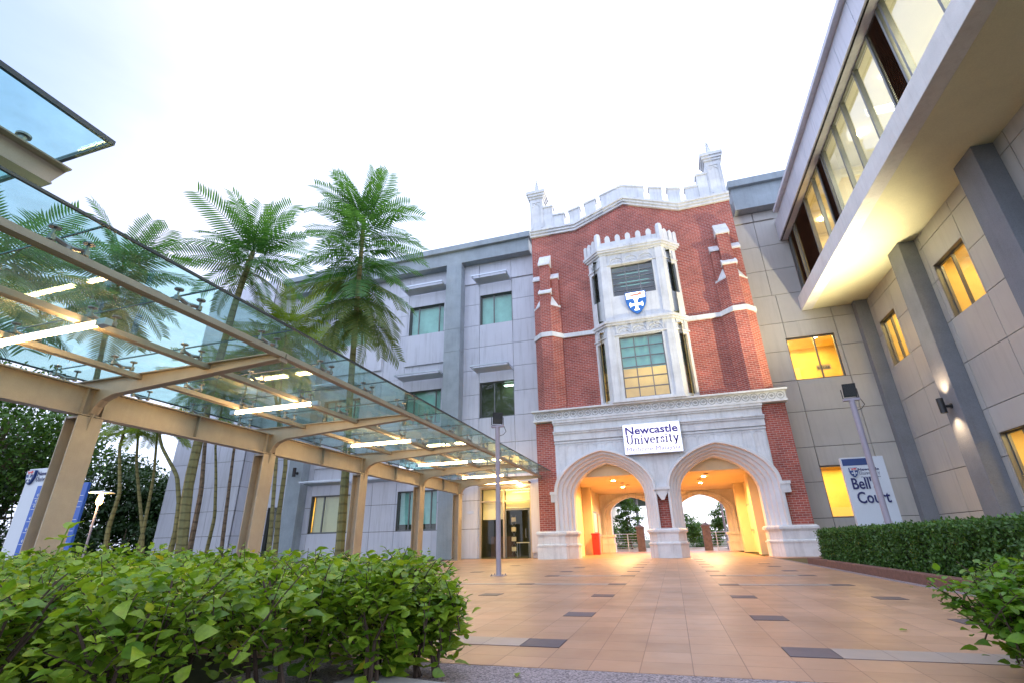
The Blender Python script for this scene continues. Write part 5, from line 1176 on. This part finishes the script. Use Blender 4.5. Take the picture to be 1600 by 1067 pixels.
for q, (x, y, r, h) in enumerate(((-40, 16, 3.0, 3.0), (-34, 14.5, 2.4, 2.4), (-43, 24, 3.4, 3.0), (-37.5, 22.5, 3, 2.6), (-33, 24, 2.6, 2.4), (-30.3, 25.5, 2.2, 2.2))):
    tree('shrub', x, y, h, r, 1.1, ['dark bush at the left edge, low behind the directory sign', 'dark bush low behind the nearest canopy column', 'dark bush low behind the mushroom lamp, to its left', 'dark bush low behind the mushroom lamp, to its right', 'dark bush low behind the pair of crossing fern trunks', 'dark bush low against the left end of the panelled wing'][q], 'bush', 'dark bushes at the far left', 'crownd', 34, 110, .26, .08, 60+q, .5)
AG = 'trees beyond the arches'
tree('conifer_tree', -5.9, 46, 3.4, 1.5, 1.9, 'bright green pointed tree seen through the left arch beside the lamp post', group=AG, seed=21, nclump=60, nleaf=110, lsz=.18, flat=1.35, cone=True, tr=.08)
tree('broadleaf_tree', -3.35, 44, 4.2, 1.1, 2.3, 'taller slim tree seen through the left arch behind the stone post', group=AG, seed=22, nclump=44, nleaf=90, lsz=.18, flat=1.9, tr=.08)
tree('broadleaf_tree', .9, 46, 2.6, 1.3, 1.4, 'low green tree seen through the right arch left of its stone post', group=AG, seed=23, nclump=44, nleaf=90, lsz=.18, tr=.06, flat=1)
tree('broadleaf_tree', 4.3, 45, 3.4, 1.1, 2.0, 'green tree seen through the right arch against its right side', group=AG, seed=24, nclump=44, nleaf=90, lsz=.18, flat=1.3, tr=.06)
tree('shrub', 2.6, 52, 1.9, 1.8, .8, 'low green shrub behind the right stone post', 'shrub', group=AG, seed=25, nclump=40, nleaf=90, lsz=.2, tr=.05)
tree('shrub', -4.6, 48, 1.9, 2.0, .8, 'low green shrub behind the railing in the left arch', 'shrub', group=AG, seed=26, nclump=40, nleaf=90, lsz=.2, tr=.05)
# fern trees: feathery fronds of many narrow pinnae
def frond_mesh(name, length, npin, plen, mat, droop=.5, seed=0, wid=.055):
    g = np.random.default_rng(seed); b = MB()
    pts = [Vector((length*t*math.cos(droop*t*1.0), 0, length*(.32*t-(.32+droop*.55)*t*t))) for t in [i/12 for i in range(13)]]
    b.tube(pts, [.016*(1-.8*i/12) for i in range(13)], 4, cap=False)
    def at(t):
        f = t*12; i = min(11, int(f)); return pts[i].lerp(pts[i+1], f-i), (pts[i+1]-pts[i]).normalized()
    for k in range(npin):
        t = .10+.89*(k+.5)/npin; p, d = at(t); L_ = plen*min(1, .45+2.4*t)*(1-.42*max(0, (t-.72)/.28)**1.6)*(.92+.16*g.random())
        for s in (-1, 1):
            sd = Vector((.38+.4*t, s*1.0, 0)).normalized(); dn = .10+.1*g.random()
            q = [p+sd*L_*f+Vector((0, 0, -dn*L_*f*f*2.0)) for f in (0, .35, .7, 1.0)]
            n_ = d*wid*.5
            vs = [q[0]-n_*.3, q[0]+n_*.3, q[1]-n_, q[1]+n_, q[2]-n_*.85, q[2]+n_*.85, q[3]]
            b.add([tuple(v) for v in vs], [(0, 1, 3, 2), (2, 3, 5, 4), (4, 5, 6)])
    me = bpy.data.meshes.new(name); me.from_pydata(b.v, [], b.f); me.materials.append(mat); me.update(); return me
FM = {k: [frond_mesh('frond', 2.25, 27, .56, M[k], dr, i, .062) for i, dr in enumerate((.05, .22, .42))] for k in ('fern', 'ferny', 'fernb')}
def fern(path, rad, crown, lab, seed, mat='fern', group='fern trees behind the canopy', size=1.0, bark='bark'):
    """crown: list of (distance below tip, count, elevation deg, scale)"""
    g = np.random.default_rng(seed); t = empty('fern_tree', path[0], lab, 'fern tree', group)
    k = len(path); b = MB(); fine = []
    P = [Vector(p) for p in path]
    for i in range(k-1):
        for j in range(6): fine.append(P[i].lerp(P[i+1], j/6))
    fine.append(P[-1]); sm = [fine[0]]+[(fine[i-1]+fine[i]*2+fine[i+1])/4 for i in range(1, len(fine)-1)]+[fine[-1]]
    n = len(sm); b.tube(sm, [rad*(1-.55*i/(n-1))*(1+.05*(i % 2)) for i in range(n)], 8); b.build('trunk', M[bark], t)
    top = P[-1]; ax = (P[-1]-P[-2]).normalized(); off = Vector(path[0])
    for (dist, cnt, elv, scl) in crown:
        base = top-ax*dist; a0 = g.random()*6.28
        for q in range(cnt):
            me = FM['fernb' if (elv < -30 or (elv < -15 and g.random() < .5)) and mat == 'fern' else mat][int(g.integers(0, 3))]; o = bpy.data.objects.new('frond', me); COL.objects.link(o); o.parent = t
            o.location = base-off; a = a0+6.283*q/cnt+g.normal()*.12; e = R(elv+g.normal()*7); s = scl*size*(.82+.3*g.random())
            o.rotation_euler = (g.normal()*.28, -e, a); o.scale = (s, s*(.85+.3*g.random()), s)
    return t

fern([(-10.4, 14.6, 0), (-10.53, 14.6, 3.1), (-10.68, 14.6, 5.3), (-10.84, 14.6, 8.9), (-11.0, 14.6, 13.4), (-11.02, 14.6, 13.9)], .15,
     [(.0, 4, 62, .92), (.1, 7, 42, 1.03), (.5, 8, 22, 1.15), (1.1, 8, 8, 1.18), (1.9, 8, -2, 1.18), (2.7, 8, -12, 1.18), (3.4, 8, -22, 1.2), (4.1, 8, -34, 1.15), (4.6, 7, -48, 1.05)], 'tallest fern tree with a long full dark green crown in front of the wing', 31)
fern([(-17.5, 15, 0), (-18.0, 15, 3), (-18.0, 15, 6), (-17.7, 15, 11), (-17.35, 15, 13.4), (-17.3, 15, 13.7)], .20,
     [(0, 5, 66, 1.25), (.1, 8, 34, 1.35), (.4, 8, 12, 1.4), (.8, 7, -12, 1.3), (1.1, 4, -38, 1.0)], 'fern tree with an open star shaped crown, left of the tallest one', 32)
fern([(-20.2, 11, 0), (-19.0, 11, 4), (-18.5, 11, 6), (-18.85, 11, 8.1), (-19.1, 11, 10.8)], .12,
     [(0, 6, 50, 1.1), (.2, 9, 22, 1.2), (.6, 9, 2, 1.2), (1.1, 9, -18, 1.15), (1.6, 8, -38, 1.05)], 'fern tree seen whole through the canopy glass above the nearest lit tube', 33)
fern([(-15.6, 6.6, 0), (-16.6, 7, 3), (-17.8, 7, 6), (-18.0, 7.2, 8.6)], .11,
     [(0, 6, 45, 1.2), (.2, 9, 15, 1.3), (.5, 9, -8, 1.3), (1.0, 9, -30, 1.2)], 'fern tree at the left edge whose fronds show through the nearest canopy glass', 34)
fern([(-15.4, 17, 0), (-15.5, 17, 1.5), (-15.8, 17, 4.3), (-16.3, 17, 8), (-16.5, 17, 10.6)], .09,
     [(0, 6, 45, 1.1), (.3, 9, 10, 1.2), (.7, 8, -15, 1.2), (1.2, 8, -38, 1.1)], 'thin fern tree with yellow-lit fronds drooping over the canopy edge', 35, mat='ferny')
fern([(-15.6, 17.6, 0), (-15.75, 17.6, 2), (-15.8, 17.6, 4.3), (-17.4, 17.6, 8.2), (-18.2, 17.6, 9.4)], .11,
     [(0, 6, 40, 1.0), (.3, 9, 8, 1.1), (.7, 8, -18, 1.1)], 'fern tree with a low yellow-lit crown seen through the canopy glass', 36, mat='ferny')
SG = 'slender fern trees left of the wing'
fern([(-24.2, 17, 0), (-24.6, 17, 1.6), (-24.5, 17, 3.2), (-25.4, 17, 5.4), (-25.4, 17, 6.6)], .11, [(0, 7, 25, .75), (.2, 8, -10, .8)], 'slender curved fern tree nearest the mushroom lamp', 41, 'ferny', SG)
fern([(-23.3, 18, 0), (-23.7, 18, 1.4), (-25.4, 18, 4.8), (-25.9, 18, 6.6)], .10, [(0, 7, 25, .7), (.2, 7, -12, .75)], 'slender fern tree curving left, between two others beside the dark trees', 42, 'ferny', SG)
fern([(-23.9, 18, 0), (-23.7, 18, 1.4), (-23.95, 18, 4.0), (-24.6, 18, 6.7)], .10, [(0, 7, 25, .75), (.2, 8, -10, .8)], 'slender straight fern tree with its crown just under the canopy beam', 43, 'ferny', SG)
fern([(-20.6, 17, 0), (-20.5, 17, 1.4), (-20.7, 17, 2.6), (-21.2, 17, 3.8), (-22.6, 17, 5.2), (-23.3, 17, 6.4)], .12, [(0, 7, 25, .8), (.2, 8, -10, .85)], 'slender fern tree bent sharply left in front of the end of the panelled wing', 44, 'ferny', SG)
fern([(-18.9, 16.5, 0), (-19.0, 16.5, 3), (-19.4, 16.5, 5.1), (-19.8, 16.5, 8.2)], .11, [(0, 7, 30, 1.0), (.3, 9, 0, 1.05), (.6, 7, -25, .95)], 'speckled fern trunk just right of the thickest trunk', 45, 'ferny', SG, bark='barkg')
fern([(-19.7, 18, 0), (-19.6, 18, 2.0), (-20.0, 18, 3.7), (-20.5, 18, 5.4), (-20.6, 18, 8.0)], .08, [(0, 7, 30, .9), (.3, 8, 0, 1.0)], 'thin kinked green fern trunk in front of the pale end block', 46, 'fern', SG)
fern([(-18.8, 18, 0), (-19.1, 18, 3.1), (-19.3, 18, 5.2), (-19.3, 18, 9.0)], .085, [(0, 7, 30, .9), (.3, 8, 0, 1.0)], 'thin dark fern trunk nearest the second canopy column', 47, 'fern', SG, bark='barkg')
